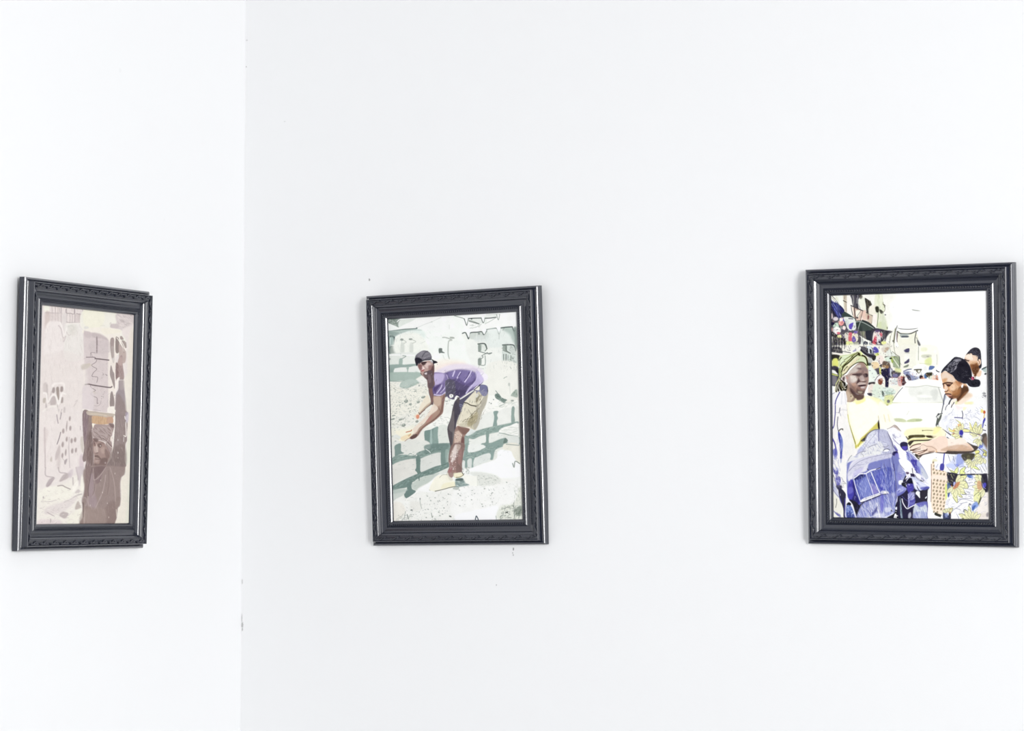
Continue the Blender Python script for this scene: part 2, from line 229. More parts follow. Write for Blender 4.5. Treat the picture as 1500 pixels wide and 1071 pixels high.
    return c.done()
def paint_bricklayer():
    c = Canvas(560, 448, 208, 322, 10.71, 'f0f1ed'); P, L, E, S = c.P, c.L, c.E, c.S_
    def tile(X, Y, k=10.71): c.k = k; c.t((X-560)*k, (Y-448)*k)
    # sky, houses
    tile(562, 452)
    P('f0f3ee', '-40,60 2180,60 2180,1500 -40,1500', 1)
    P('8f9a92', '-20,130 330,130 250,200 245,300 170,270 -20,190', .6); S('5f6b64 a9b1a9 3f4a46 c6ccc4', '-20,150 330,140 250,200 240,290 160,260 -10,200', 60, 4, 1.2, 30, 60, .8)
    P('dfe4dd', '250,190 420,130 500,150 460,190 330,250 240,300', .7); L('fafbf8', 2, '215,205 270,170 480,150', .9)
    P('eceeea', '-20,200 120,250 230,300 190,340 -20,360', .6); P('f1f1ee', '230,300 640,120 900,110 750,205 600,270 500,310 330,330 160,350 60,355 160,320', .6); L('b3b9b2', 1.3, '900,140 760,205 640,250 510,310', .8); E('8f978f', 755, 208, 14, 7, 0, .5, .8); P('f2f2f0', '560,250 900,90 1071,90 1071,330 560,330', 1.5, .5)
    L('5f6f6a', 2.8, '40,365 200,345 330,328 500,318 520,305', .9, .5); P('a9b9b2', '40,360 500,325 600,350 420,350 260,400 160,450 60,440', 1, .85); P('8d9d97', '50,365 240,380 160,430 60,435', .9, .8); P('dfe9e2', '420,350 620,350 620,480 240,470', 3, .8)
    P('73837f', '55,450 170,440 170,560 200,590 205,710 60,715', .6); P('a9bab4', '95,460 150,460 150,560 95,560', .7); L('d5dfda', 2, '105,460 100,590', .8); P('d9ded8', '120,570 180,570 180,590 120,590', .6); P('a7aea6', '115,600 200,595 205,700 110,705', .9, .9); L('4f5f5b', 2, '170,445 170,560', .9); L('56655f', 2, '60,460 62,710', .8); E('f6f8f5', 55, 425, 10, 10)
    P('eef0e8', '200,440 560,400 700,720 200,720', 2.5); P('cfd4cb', '270,560 320,545 320,710 265,710', 1.2, .8); P('d4d8d0', '410,550 460,545 460,700 410,700', 1.2, .8); P('848c84', '265,475 305,475 305,500 265,500', .6, .85); P('848c84', '400,472 445,470 445,495 400,492', .6, .85); L('b9beb5', 1.6, '305,495 355,525 320,545', .8); L('b9beb5', 1.6, '440,485 505,520 455,545', .8); L('cfd3ca', 1.3, '590,545 650,515', .7); L('dcdfd8', 1.3, '420,410 460,370', .6)
    L('a9aea6', 2.4, '925,455 985,458 1071,495 1020,515 1010,700 1030,790', .75); P('9aa096', '1040,445 1100,450 1110,470 1050,470', .6, .8); L('c9ccc4', 1.4, '1010,520 1071,500', .7); L('cccfc8', 1.4, '930,730 960,800 1020,820', .6); L('d8dbd5', 2, '1030,260 1030,320', .6, .6)
    P('6f7773', '865,630 915,625 920,670 955,690 950,700 900,695 870,700', .5); P('fbfaf6', '560,730 860,740 860,900 700,1071 560,900', 4, .5); P('f4ebe0', '800,830 1071,800 1300,860 1071,1000 800,1071', 5, .8)
    # block wall, back
    P('e3e6e0', '40,725 560,700 520,900 60,900', 1); P('dfe3dc', '60,740 250,760 260,860 60,890', .8); P('e6e9e3', '300,780 490,740 480,870 300,880', .8); P('8a958f', '50,760 110,790 60,840 45,830', .6, .9); L('f8f9f6', 2.4, '60,735 200,728 480,735', .8); L('8f9a93', 1.8, '300,740 350,750 280,790', .85)
    P('a3b3ab', '250,790 295,790 290,885 240,885', .8); P('97a8a1', '60,890 240,875 330,880 500,870 520,910 380,920 170,940 60,950', .7); P('93a49d', '60,940 170,940 160,1071 60,1071', .9); P('a4b4ac', '350,940 400,930 395,1071 345,1071', .8); P('e6e8e3', '170,950 350,930 350,1060 185,1060', .7); P('e6e8e3', '400,930 540,910 560,1071 400,1060', .8); P('b4c2ba', '500,990 600,1040 600,1120 440,1120', 1.2, .8)
    # right house
    tile(662, 452)
    P('eceee8', '200,380 1040,300 1060,1300 560,1300 250,740 210,500', 1.5); P('f3f3f0', '200,100 1040,40 1000,290 270,390 180,150', .8, .9)
    L('8f9790', 1.8, '40,115 180,155 200,180', .8); P('e6e9e4', '250,160 460,130 700,90 690,140 560,150 520,240 260,180', .8); L('59625d', 2.2, '250,158 350,152 460,150', .9); L('555e5a', 2.2, '515,152 600,150 690,138', .9); P('4d5652', '290,155 320,155 310,175', .4); L('8b948d', 1.6, '250,180 330,200 430,240', .85); L('6d766f', 2, '270,200 420,240', .85); L('b4bab2', 1.4, '520,240 600,200 700,140', .8); L('b9bfb7', 1.3, '280,310 380,290 460,250', .7, .4); S('c4c9c1 a4aaa2', '280,250 460,240 440,290 290,330', 24, 4, .8, -15, 20, .7); L('c6cac4', 1.2, '540,100 700,90 745,95', .7)
    z = '8a938c'
    L('636c66', 1.7, '190,160 210,210 232,265 250,190 255,160', .9); L('636c66', 1.7, '460,150 490,225 515,160', .9); L(z, 1.4, '700,95 728,180 750,90', .8); P('f4f5f1', '205,150 250,150 240,220 230,240', .5); P('f5f5f2', '465,130 512,130 495,215', .5)
    P('cdd3cc', '280,390 480,370 560,350 560,470 300,480', 1.3); P('d9deda', '360,440 540,440 540,520 370,520', 1.6, .7); L('4f5955', 2.4, '165,390 210,378 235,420 262,475 285,385 400,372 470,365 500,410 545,350', .9, .35); P('f6f7f4', '225,330 285,330 275,430 262,455 240,400', .5); P('f6f7f4', '470,330 540,320 520,390 500,400', .5); E('7a847e', 425, 395, 18, 14, 0, .6, .8); L('e2e6e1', 2, '390,390 385,480', .7)
    L('66706b', 2.2, '545,330 640,315 705,315 738,400 765,300', .9); P('f8f9f7', '700,290 770,290 745,380 735,380', .5); P('dfe6e1', '560,330 720,330 740,420 770,320 950,300 985,480 980,570 560,600', 2.4, .7); P('a9b8b0', '770,310 950,300 985,420 1000,560 960,520 900,400', 3, .8); L('58635e', 2.6, '770,305 860,293 945,288', .95); L('56605b', 2, '945,288 970,350 990,345', .9); P('7d8c86', '960,330 1010,300 1020,600 990,640 985,480', 1.8, .85); L('a9b2ab', 1.5, '740,410 740,480', .6); L('8f9991', 1.3, '800,340 820,310', .8)
    # windows
    P('dfe4dd', '420,560 520,555 530,680 430,660', .6); L('545e58', 2.8, '410,557 515,553 548,630', .9); P('89938c', '412,570 450,570 455,660 415,665', .6, .9); L('9ba59d', 1.6, '460,570 455,660', .8); L('6c766f', 2, '515,560 545,630 520,665', .85); L('76807a', 1.8, '415,670 545,705 625,695 580,715 550,690', .85); L('7a847c', 1.7, '545,705 470,740 490,760 455,790 415,800', .85); P('87918a', '412,790 455,780 455,880 412,885', .7, .9); L('8b958d', 1.8, '520,740 518,885 420,880', .85); L('9aa39b', 1.6, '462,790 460,870', .7); L('b4bab2', 1.5, '430,900 420,940 500,945', .6); L('b0b6ae', 2, '560,960 562,1300', .7)
    P('d5dcd6', '800,580 960,570 1005,660 1005,1000 810,1000', .9); L('4f5954', 2.6, '795,573 950,570 985,610 1000,660', .9); P('8d978f', '800,590 860,585 855,670 805,650', .6, .85); L('5f6963', 2, '850,590 855,660 915,700', .8); L('7a847d', 1.8, '800,655 880,690 915,705', .8); P('c7cec8', '900,600 980,600 1000,690 930,700', 1.2, .8); L('6a746d', 2, '810,720 812,860 785,870', .85); L('6a746d', 2.4, '850,720 845,920', .85); L('929b94', 1.6, '880,730 875,900', .8); P('9aa49c', '915,740 935,740 935,860 915,850', .6, .8); S('6c7670 dde3dd a5aea6', '880,720 1000,720 1000,1000 880,950', 50, 5, 1.2, 20, 60, .8); P('5d6761', '885,950 1000,960 1000,1000 900,985', .7, .8); L('5f6964', 2.4, '735,905 800,910 830,935 860,1050 890,1010 1000,1015', .85); P('98a29a', '735,890 830,900 800,925 750,915', .7, .8); P('87918b', '780,940 830,960 830,1010 790,1010', .7, .7); L('5d6762', 1.8, '860,940 860,1071', .8)
    # ---- rubble slope ----
    tile(566, 552)
    P('e9e8df', '-40,70 280,70 600,-60 1100,200 2180,300 2180,800 600,880 0,1100 -40,1100', 2.2); P('a9b9b0', '10,-60 560,-60 460,40 540,80 330,180 215,160 230,90 280,60 20,70', .7); P('b9c6be', '290,60 400,40 520,70 400,120 320,170 220,150', 1, .8); L('8b9b94', 1.6, '20,60 200,75 280,60', .7); P('ecece6', '480,40 640,10 660,150 560,120', 1.2, .9)
    P('eceade', '20,90 240,200 560,170 660,240 560,520 400,560 40,620 20,400', 3, .8); S('c4c6ba d6d6ca f6f5ee a3a89f b5b9ae', '20,100 650,100 640,300 480,600 600,560 560,760 200,900 20,1000', 330, 5, 1, -8, 45, .65); S('7c847c 5f6862', '20,130 640,120 600,420 480,600 60,800', 50, 2.6, 1.1, -10, 60, .7)
    for x, y, rx, ry in [(310, 385, 32, 26), (375, 430, 22, 16), (500, 395, 26, 20), (580, 320, 36, 18), (210, 445, 12, 9), (180, 445, 8, 6), (515, 140, 14, 9), (455, 225, 20, 7), (365, 545, 10, 8), (110, 610, 26, 8), (220, 670, 30, 14), (100, 665, 34, 12), (480, 700, 24, 20), (270, 760, 34, 24), (105, 945, 22, 26), (420, 660, 9, 8), (940, 680, 40, 18), (1030, 435, 14, 9), (40, 450, 8, 8), (965, 420, 10, 20)]:
        E('78827a', x, y, rx, ry, -15, .6, .8); E('c9cdc2', x-5, y-8, rx*.5, ry*.4, -15, .5, .8)
    P('eeecdc', '60,820 300,800 440,760 420,1000 250,1010 150,960 60,900', 2, .8); L('b9b9a8', 1.2, '60,740 180,750 300,800', .5)
    P('f0f0ea', '880,560 1020,560 980,780 760,800 640,770 860,620', 1.5); S('b5bab0 8d958c', '800,600 1000,640 980,760 640,790', 30, 4, .9, 15, 20, .6); P('ecece6', '900,330 1060,340 1060,440 1000,560 880,560', 1.2, .9); S('5e6862 b0b5ab f6f6f0', '920,340 1060,340 1040,470 920,460', 26, 3, 1.1, -40, 60, .8)
    # block wall, front
    c.t((566-560)*10.71, (552-448)*10.71)
    P('dfe1da', '40,1000 560,880 600,850 980,790 960,1071 2170,700 2170,1300 960,1500 40,2000', .8); P('e8e6de', '-20,940 200,1010 300,1000 560,880 600,860 600,1071 400,1300 0,1600', 1.6, .9)
    P('7c918b', '598,860 690,830 815,790 815,1071 830,1180 610,1180 610,1071', .6); P('a9bcb6', '690,850 715,840 720,1060 685,1060', .8, .9); P('93a7a0', '740,820 810,800 812,1071 735,1071', 1, .7); L('f2f2ec', 2.6, '600,840 700,815 800,770 900,755', .7); P('dce0d8', '820,780 960,780 990,1030 830,1060', .8); P('8fa29b', '820,1060 990,1040 1040,1060 1000,1180 820,1180', .7); P('8b9691', '130,1010 165,1020 160,1100 130,1110', .7, .9); L('cfcfb6', 2, '150,960 230,1010 180,1060', .5, .8)
    # left, lower rows (tile 568,652 ; k 9.23)
    tile(568, 652, 9.23)
    P('dfe0d9', '20,-20 520,-60 520,120 40,260', .9); P('7f928c', '95,10 175,-20 180,80 220,110 150,130 100,160 95,80', .6); P('8b9d96', '40,200 100,150 200,130 390,150 390,110 520,60 720,20 830,-20 830,60 740,100 520,160 440,185 380,180 180,240 40,270', .6); P('728681', '510,0 800,-20 800,50 640,90 520,130 420,150 500,90', .9, .8); S('5f7570 9fb2aa 86998f', '40,210 200,140 500,80 820,0 800,80 500,160 60,260', 90, 5, 1.4, -18, 14, .7); L('dfe5e0', 1.6, '515,55 560,85 575,105', .9)
    P('dddcd5', '50,280 380,185 375,340 440,370 160,480 50,560', .7); P('d8dad4', '445,190 720,100 720,240 600,300 500,360 440,350', .7); P('71857f', '385,165 440,170 440,350 490,380 440,420 420,480 400,380 370,340 385,300', .6); P('7b8f89', '725,60 800,20 800,240 760,300 720,260', .7); P('9fb0a9', '780,70 840,90 830,240 790,270', .8, .8)
    P('758983', '40,570 160,500 260,450 400,390 500,350 640,290 760,260 810,230 830,290 760,330 600,400 460,430 340,500 260,570 160,590 40,620', .6); S('5d716b 9db0a8 869a92', '50,570 260,460 500,360 800,250 800,300 600,390 330,500 60,610', 110, 5, 1.4, -24, 14, .7); P('6f837e', '260,520 325,500 325,590 380,625 320,680 250,720 220,660 260,600', .6); P('ccd2cb', '60,630 220,610 240,640 200,680 60,780', .8); P('aebbb4', '60,600 240,590 260,620 60,660', 1, .6); P('c3cbc3', '330,520 460,440 600,400 700,380 560,500 440,560 380,610 330,580', .9); L('5f726c', 1.6, '425,420 425,480', .8)
    # sand ground
    P('ecece7', '55,790 200,690 230,730 330,680 440,620 600,520 720,420 900,430 1850,520 1850,1060 40,1060', .8); P('f3f3f1', '400,600 560,520 640,430 740,400 860,480 700,600 560,640', 1.4, .9); P('ecebd8', '620,610 820,560 920,560 760,600 640,630', .8, .8); S('c9ccc4 f8f8f6 b8bdb5 dddfd8', '60,800 440,640 900,600 920,1030 60,1030', 230, 5, .9, -20, 60, .55); S('8a908a 6b726c', '60,840 900,640 920,1030 60,1030', 60, 2.6, 1, -20, 70, .7); P('e6e2d8', '60,800 180,780 240,900 150,1020 60,1030', 2, .8); P('e4e3dc', '300,770 440,780 440,880 320,880', 2.4, .7); L('aab0a9', 1.4, '435,720 440,790 460,860', .8); E('5d645f', 437, 728, 6, 14, 0, .4, .8); E('4f5652', 322, 880, 16, 7); E('50574f', 845, 965, 18, 9, 20); L('8f958c', 1.6, '590,920 600,980 610,960', .85); L('8b918a', 1.5, '240,900 220,1010', .7); L('757c76', 2, '262,940 280,1000', .8); S('8f958d c5c9c0', '120,930 340,940 320,1025 120,1025', 40, 5, .9, -40, 40, .7)
    for x, y in [(545, 870), (690, 910), (740, 935), (640, 1000), (535, 690), (580, 750), (570, 610), (820, 665), (890, 590), (760, 850), (910, 790), (520, 980), (705, 955)]: E('828a82', x, y, 12, 6, 25, .4, .75)
    # right side, lower blocks (tile 666,552)
    tile(666, 552)
    P('ecece4', '520,-200 980,-200 980,300 640,330 520,240', 2); P('f2f2ec', '440,330 620,300 780,420 980,360 985,480 640,560 430,580', 1.4); L('9ea89f', 1.5, '770,25 800,5 820,0', .8); E('b0b6ae', 855, 120, 16, 28, 0, .8, .7); L('c9cdc5', 1.5, '865,140 870,260', .6)
    P('76867f', '635,275 690,265 740,330 820,360 800,385 770,410 700,370 640,330', .6); L('7d8a83', 1.7, '645,220 690,280 720,310', .85); S('5d6d66 a0aea5', '640,280 740,330 810,370 760,400 650,330', 20, 4, 1.2, 40, 20, .8); P('9aa89c', '880,290 960,200 985,220 985,320 920,310', .9, .8); S('6c7a70 b9c4b8', '890,290 960,200 985,310', 26, 4, 1, -50, 50, .7); E('8f9990', 905, 375, 26, 14, 0, .6, .8); E('6c766e', 610, 358, 9, 8, 0, .4, .9); E('5c665f', 572, 420, 9, 8, 0, .4, .9); E('6c766e', 545, 405, 7, 7, 0, .4, .8); S('aab2a8 d6dad0', '700,380 980,400 980,470 660,480', 50, 6, 1, -20, 20, .6); L('a4aca3', 1.4, '700,470 770,430 800,400', .7); S('b9beb4', '440,480 640,480 640,560 440,560', 16, 4, .8, -20, 40, .5)
    P('e6e8e2', '430,590 610,555 605,760 480,800 350,830 380,640', .8); P('e8e9e3', '680,550 900,490 890,730 680,780', .8); P('e3e5de', '950,480 990,470 990,690 945,700', .8); P('8da09a', '610,545 685,540 665,600 678,650 660,700 665,770 600,790 615,690 620,620', .6); P('94a49d', '895,490 940,480 935,600 945,680 930,740 890,740', .6)
    P('93a59e', '160,920 340,850 470,810 600,780 700,760 850,730 990,700 990,740 860,770 740,810 700,860 560,890 400,930 300,980 200,990 150,1071', .7); S('728880 b0c0b8 8da097', '180,920 470,820 850,740 980,710 700,850 400,920 200,980', 110, 5, 1.5, -18, 18, .7); P('dfe4e0', '160,880 230,830 320,830 320,870 200,930', .8, .9); P('e6e8e2', '220,980 300,980 470,920 490,940 480,1030 420,1060 300,1130 220,1180', .7); P('8a9d96', '490,870 540,880 535,1040 560,1071 420,1060 490,1020', .6); P('e4e6e0', '550,920 700,880 760,920 740,980 560,1040', .7); P('9eaea7', '160,990 220,980 220,1180 170,1180', .8); P('8fa29b', '420,1050 560,1040 780,960 1071,960 1000,1071 560,1110 420,1150', .8)
    P('f2f2ed', '730,810 860,770 990,730 990,930 870,910 700,880', .8); S('c3c9bf dfe2da', '740,820 980,760 985,910 760,880', 60, 9, .9, -6, 10, .6); L('8f9b93', 1.8, '700,882 760,890 860,915 985,935', .85); P('dcdfd9', '800,940 1000,940 1000,1071 860,1060', 1); P('6b7c75', '790,960 835,1000 800,1040 760,1050', .6, .9); L('7f8f88', 2, '740,1050 990,1060', .8)
    tile(668, 652, 9.23)
    P('e9ebe6', '160,0 400,0 390,40 160,110', .8); P('8da09a', '120,0 165,-20 165,100 300,80 400,30 380,-20 660,-20 630,20 530,70 500,190 455,190 450,110 330,160 250,180 240,310 210,320 210,190 155,210 155,300 115,300 120,210 60,215 100,150', .7); S('71877f aebeb5', '130,110 300,90 420,30 620,0 520,60 330,150 160,200', 60, 5, 1.5, -18, 20, .7)
    P('dde1dc', '70,230 115,215 115,320 80,320', .7); P('d6dbd6', '160,200 210,190 205,300 165,310', .7); P('dde1dc', '260,180 450,110 455,200 350,250 240,300', .8); P('f5f6f4', '180,350 340,260 540,190 560,90 640,60 760,90 860,260 870,420 600,440', .9); P('e6e4d8', '660,-20 860,0 860,250 780,160 740,80 640,60', 1); L('7d857e', 2.2, '860,250 800,220 785,300 765,250', .8); L('9aa29a', 2, '680,-10 850,5', .8); S('b9bfb6 8f978e', '80,310 190,300 180,390 100,400', 40, 3, 1, 20, 70, .8)
    P('dddfd8', '190,370 380,370 560,420 600,500 430,550 280,540 240,430', 1.8, .9); P('f0f0e8', '100,410 240,420 290,430 290,555 200,555 120,510', .7); L('b9beb5', 1, '290,430 288,555', .6); S('a9aea5 d6d8d0 868d84', '290,400 580,420 540,560 300,540', 70, 4, .9, -10, 60, .6); P('f1f1ee', '0,570 300,560 600,540 880,500 880,1010 0,1010', 2.4, .8); P('f7f7f8', '300,880 560,830 560,1010 20,1010 40,940', 2.6, .9); S('c9ccc4 a9aea6 dfe1db', '0,560 880,480 880,830 300,850 0,860', 150, 4, .8, 10, 70, .5); S('767d76', '0,560 700,560 560,820 0,830', 26, 2.2, 1, 10, 70, .7)
    P('dfe1d6', '600,830 780,780 870,560 885,1005 560,1005', 2, .9); S('6b736a a3aa9f e9ebe2 4c544c', '610,840 780,800 880,820 880,1000 600,1000', 130, 6, 1, -35, 60, .75); S('a3aa9f c8ccc0', '790,540 880,540 880,800 790,780', 50, 5, .9, 80, 30, .6); P('5f6a60', '800,870 880,820 880,950 810,940', 1.6, .6); L('3f4850', 2.2, '262,1005 275,960 300,1005', .9); L('7d847c', 1.4, '780,780 790,980', .8); E('353c36', 690, 910, 16, 7, -20, .4); L('8d958b', 1.5, '540,960 545,1000', .7)
    for x, y in [(30, 660), (45, 610), (60, 685), (210, 740), (350, 800), (385, 590), (490, 645), (480, 660), (50, 820), (685, 505), (490, 770), (360, 830)]: E('858c84', x, y, 10, 7, 20, .4, .75)
    # ---- the man ----
    # far arm, near arm
    tile(566, 552)
    P('6d5d5c', '660,-30 740,-30 740,400 700,440 620,500 520,600 500,590 520,550 640,440 700,390 670,270 660,180', .5); P('e8dfcc', '500,560 520,480 600,330 650,290 690,380 680,420 600,480 540,560 520,600 500,640 440,640 440,600', .7); P('c9b49c', '520,560 620,450 690,400 690,430 600,510 530,590', .8, .8); P('d8896c', '475,600 515,600 510,650 480,660 465,630', .7, .9); L('6b4c48', 1.8, '510,560 520,590 545,560 600,520', .8); P('8b6b66', '660,160 720,180 735,370 700,400 690,300', .9, .7)
    P('ab8f80', '745,300 920,260 900,430 885,560 850,600 750,690 600,790 520,870 480,940 400,975 360,960 400,910 430,880 520,790 620,700 740,500 745,420', .6); P('e6d8c8', '740,430 800,470 800,520 700,600 600,720 520,790 480,860 430,900 390,880 400,830 520,720 640,600', 1, .95); P('c9b3a0', '745,320 850,320 840,450 760,440', 1.2, .9); P('7c5f58', '880,330 915,290 895,480 870,580 750,690 640,760 560,830 500,920 470,930 510,850 600,760 720,680 830,580 860,480', 1, .85); P('b8807a', '720,590 690,680 620,720 640,680', 1.4, .7); L('6d504c', 1.8, '820,490 850,560 780,640', .4, .9)
    P('f0ecd8', '150,850 300,830 400,820 430,870 400,920 330,960 270,1010 190,1000 230,950 160,900', 1); P('e9d9b8', '230,950 380,890 380,940 300,990 250,1000', .8); L('b0603c', 2, '310,870 350,860 385,850 395,835', .8); L('d8a06c', 1.8, '350,930 380,900', .7); P('5f4a48', '370,955 430,910 480,900 470,950 400,980', .6, .9); L('9a6a54', 1.4, '290,1010 330,980 370,965', .7)
    # trunk and shirt
    tile(562, 452)
    P('efe3dc', '780,960 900,880 1100,850 1300,870 1500,1000 1520,1100 800,1100', 2, .9)
    tile(666, 552)
    P('665b84', '-330,60 -150,-70 0,-120 200,-130 330,-130 440,0 440,90 330,180 180,270 60,350 -60,330 -100,230 -320,300', .9); P('5a5270', '-120,0 20,60 120,120 260,170 180,270 40,340 -100,330 -140,180', .9, .95); P('4e4760', '-80,180 60,200 180,230 40,340 -60,330', 1.2, .9)
    P('e3dae6', '-330,-60 -100,-180 180,-200 420,-120 480,20 440,80 380,40 330,-60 100,-110 -100,-80 -260,-20', 2.6, .9); P('857aa8', '-100,-60 60,-100 260,-90 330,0 180,110 60,20 -60,40', 1.6, .8)
    for q in ['40,20 90,-70', '160,80 240,-40 260,-90', '180,260 260,150 350,20 360,-40', '-30,-10 0,-90', '300,200 380,130 430,70']: L('ded6ee', 2.8, q, .85, .5)
    for q in ['150,60 200,0 230,-70', '270,120 330,40 345,-40', '60,0 100,-60', '330,190 400,120']: L('4b4068', 1.8, q, .8, .5)
    P('c9bfe0', '330,-90 430,-40 450,60 380,120 240,200 180,260 220,170 330,60', 1.2, .85); P('f0ecf2', '400,-60 500,-40 520,30 470,60 450,20', .8, .9)
    # sleeve
    tile(566, 552)
    P('877aa4', '735,-60 950,-40 960,60 950,200 920,260 850,300 770,295 745,240 770,180 740,110', .6); P('c6b9dc', '740,-40 900,-50 900,40 840,110 760,130 735,60', 1.6, .9); L('e6dff0', 2.2, '750,280 850,290 930,240', .8); P('4d3f68', '745,190 790,140 860,110 800,200 770,260 755,250', 1, .75); L('e3dcf2', 1.8, '790,260 850,180 870,130', .8); L('e3dcf2', 1.8, '850,250 920,170 930,80', .8); L('5b4d7c', 1.5, '820,260 880,180 900,100', .6); P('5d5a66', '930,60 1071,80 1071,330 1000,290 920,320 930,230', .8, .9); L('d8d0e4', 1.6, '945,-30 970,30', .6); L('b5a9cc', 1.6, '760,20 740,70', .8); P('f6f4ee', '985,290 1010,270 1050,285 1045,320 1000,330', .4); E('5d5a60', 1018, 300, 10, 6)
    # belt, shorts
    tile(666, 552)
    P('f5f4ee', '0,330 30,295 75,320 70,345 30,370 0,390', .45); E('6d6870', 45, 325, 12, 6, 30)
    P('5c5a6c', '0,400 120,340 300,220 400,130 500,140 520,220 500,300 340,260 260,300 150,400 130,520 60,600 0,500', .6); P('cdc7b2', '340,220 510,250 490,420 420,560 380,720 320,830 250,810 40,760 80,600 120,480 160,400 240,300', .7); P('b5b0a2', '450,260 510,240 500,400 430,560 370,760 310,830 290,700 350,560 330,470 400,370', .9, .9); P('e2ddc9', '160,400 320,240 320,430 250,440 180,420', .8); P('e2dcc8', '150,430 320,470 320,600 200,690 60,740 100,600', 1.2, .85); L('4f4a40', 2.4, '150,405 200,415 250,445 335,462', .9); L('f2ecd8', 2.2, '350,450 400,390 445,310', .85); P('8f8974', '330,290 390,280 380,340 330,400', .9, .8); S('9a917a f0e9d4 6d6656', '340,290 440,300 380,560 300,700 200,740 300,560', 60, 6, 1.2, -48, 20, .7); P('a39878', '200,700 330,560 370,600 330,720 220,780', 1.6, .7); S('5f5a48 8b846c', '110,700 240,640 280,560 300,600 220,720', 24, 5, 1.3, -40, 20, .75); P('7d7ea0', '400,130 500,140 520,200 500,290 440,300 380,230 340,260 340,220 400,190', .8, .85); P('4c4b58', '510,160 525,220 515,240', .5); P('ece9dc', '310,200 345,150 390,150 385,210', .6, .95); L('2f2c38', 1.8, '300,205 350,170 400,120', .8); L('e8e4d4', 2, '310,230 330,240 325,430', .7); P('ebe0cf', '40,745 120,790 230,790 250,820 180,825 60,785', .6); S('5b5e7c 9a9cb4', '60,440 120,440 110,540 60,560', 20, 6, 1.2, 20, 10, .7); P('f0efe8', '340,270 380,280 370,310 335,330', .6, .7)
    # far leg
    tile(566, 552)
    P('5a5458', '1060,420 1150,330 1100,700 1071,900 1055,1071 1071,1200 1040,1250 1000,1071 965,900 960,790 1010,650', .6); P('7b7475', '1020,620 1060,540 1071,800 1060,880 990,840 980,780', 1, .7); P('8d8a88', '1040,900 1060,860 1060,1071 1040,1071', .8, .6)
    tile(666, 552)
    P('4f4a54', '0,400 60,440 90,540 30,720 20,800 0,860', .8, .9)
    # near leg
    P('9c8278', '45,770 120,800 235,820 180,900 150,960 150,1071 110,1300 60,1500 -60,1500 -80,1300 -20,1000 0,850', .6); P('d9c4b4', '20,860 100,850 110,960 60,1071 0,1071 0,900', 1.4, .8); P('7d625a', '60,780 230,820 170,900 120,900 70,850', .9, .8); P('6d4e4c', '110,960 150,960 145,1071 110,1250 90,1200', 1, .8); S('e6dcd2 5f4a4a d8c6bb', '0,880 110,900 100,1071 0,1071', 26, 2.6, 1.1, 30, 80, .8)
    tile(668, 652, 9.23)
    P('866f6a', '-60,0 110,-20 100,120 80,260 80,360 10,370 -20,300 -100,240', .7); P('c9b8ad', '-10,0 60,0 50,60 0,120 -60,200 -80,140', 1.2, .8); P('a5827c', '40,80 80,60 70,240 20,240', 1.4, .6); S('f2ece6 d8c9c0', '-60,80 40,60 20,200 -100,340', 60, 2.4, 1.3, 60, 80, .9, .2)
    tile(568, 652, 9.23)
    P('9a7e78', '850,180 925,120 925,330 880,430 830,450 800,390 830,300', .8, .9); P('e0d4ce', '900,20 930,0 925,150 870,240 860,180', 1, .8); S('fbf6f2 e0cfc8', '850,150 925,130 915,330 850,340', 26, 2, 1.4, 60, 80, .9, .2); P('9a5a60', '820,330 870,300 860,360 825,380', 1, .4)
    # shoes
    P('dcd8c8', '780,420 810,370 830,420 880,460 860,490 800,480 780,450', .6); P('f1eedd', '640,440 740,400 800,410 840,480 890,480 920,520 900,560 760,600 640,620 560,600', 1, .9); P('ece7cc', '760,520 900,500 930,530 920,560 800,580 720,590', .9, .9); L('4f4f42', 1.5, '640,625 750,600 840,575 925,560', .85); P('9aa098', '900,560 960,540 960,600 900,600', .8, .6); P('d8d6b8', '890,380 930,380 930,440 890,430', .8, .8); L('8b8b7c', 1, '700,440 740,405 800,400', .6)
    tile(668, 652, 9.23)
    P('e9e3c8', '-20,390 60,370 100,400 60,440 0,445 -20,430', .6); L('7c7450', 1.6, '0,440 60,430 100,405', .8); L('5c5a50', 2, '80,365 100,400', .8); P('8fa09c', '0,460 90,450 120,510 180,540 90,560 0,560', 1); P('4c5a58', '0,460 80,450 90,480 0,485', .9, .85); S('dfe6e2 6f817c', '0,480 120,490 170,550 0,560', 26, 5, 1.2, 5, 20, .7)
    # neck, head, cap
    tile(562, 452)
    P('7d6866', '580,1000 780,860 785,1071 800,1200 700,1250 680,1130 640,1080', .6); P('b79c94', '530,880 600,840 720,820 780,860 780,980 740,1071 680,1100 620,1060 570,980', .6); P('f0dcd8', '580,920 620,910 645,950 600,980', .8, .9); P('d9c3bc', '660,850 740,860 730,900 690,940 640,900', 1.2, .9); P('7a5555', '540,880 600,890 600,960 560,950', 1, .8); P('4b3a3c', '590,840 665,840 650,880 610,890', .7, .85); L('3a2c2e', 2.4, '600,860 640,850 670,845', .8); P('8f6a68', '700,900 770,900 770,1000 720,1000', 1.6, .8); P('5d4646', '740,960 785,880 785,1071 720,1100 690,1071', 1, .85); L('6a3a3c', 1.8, '590,985 635,960', .8); P('b9585c', '590,970 630,960 620,990', .8, .6); P('55474a', '620,1030 650,1000 700,985 720,1010 700,1071 730,1110 660,1100 630,1060', .9, .7); P('ddd6d8', '645,1010 690,1000 690,1030 650,1035', .6, .9); L('473638', 2, '640,1000 700,990', .8); P('4d4044', '670,1090 740,1071 780,1060 780,1120 720,1130', 1, .7)
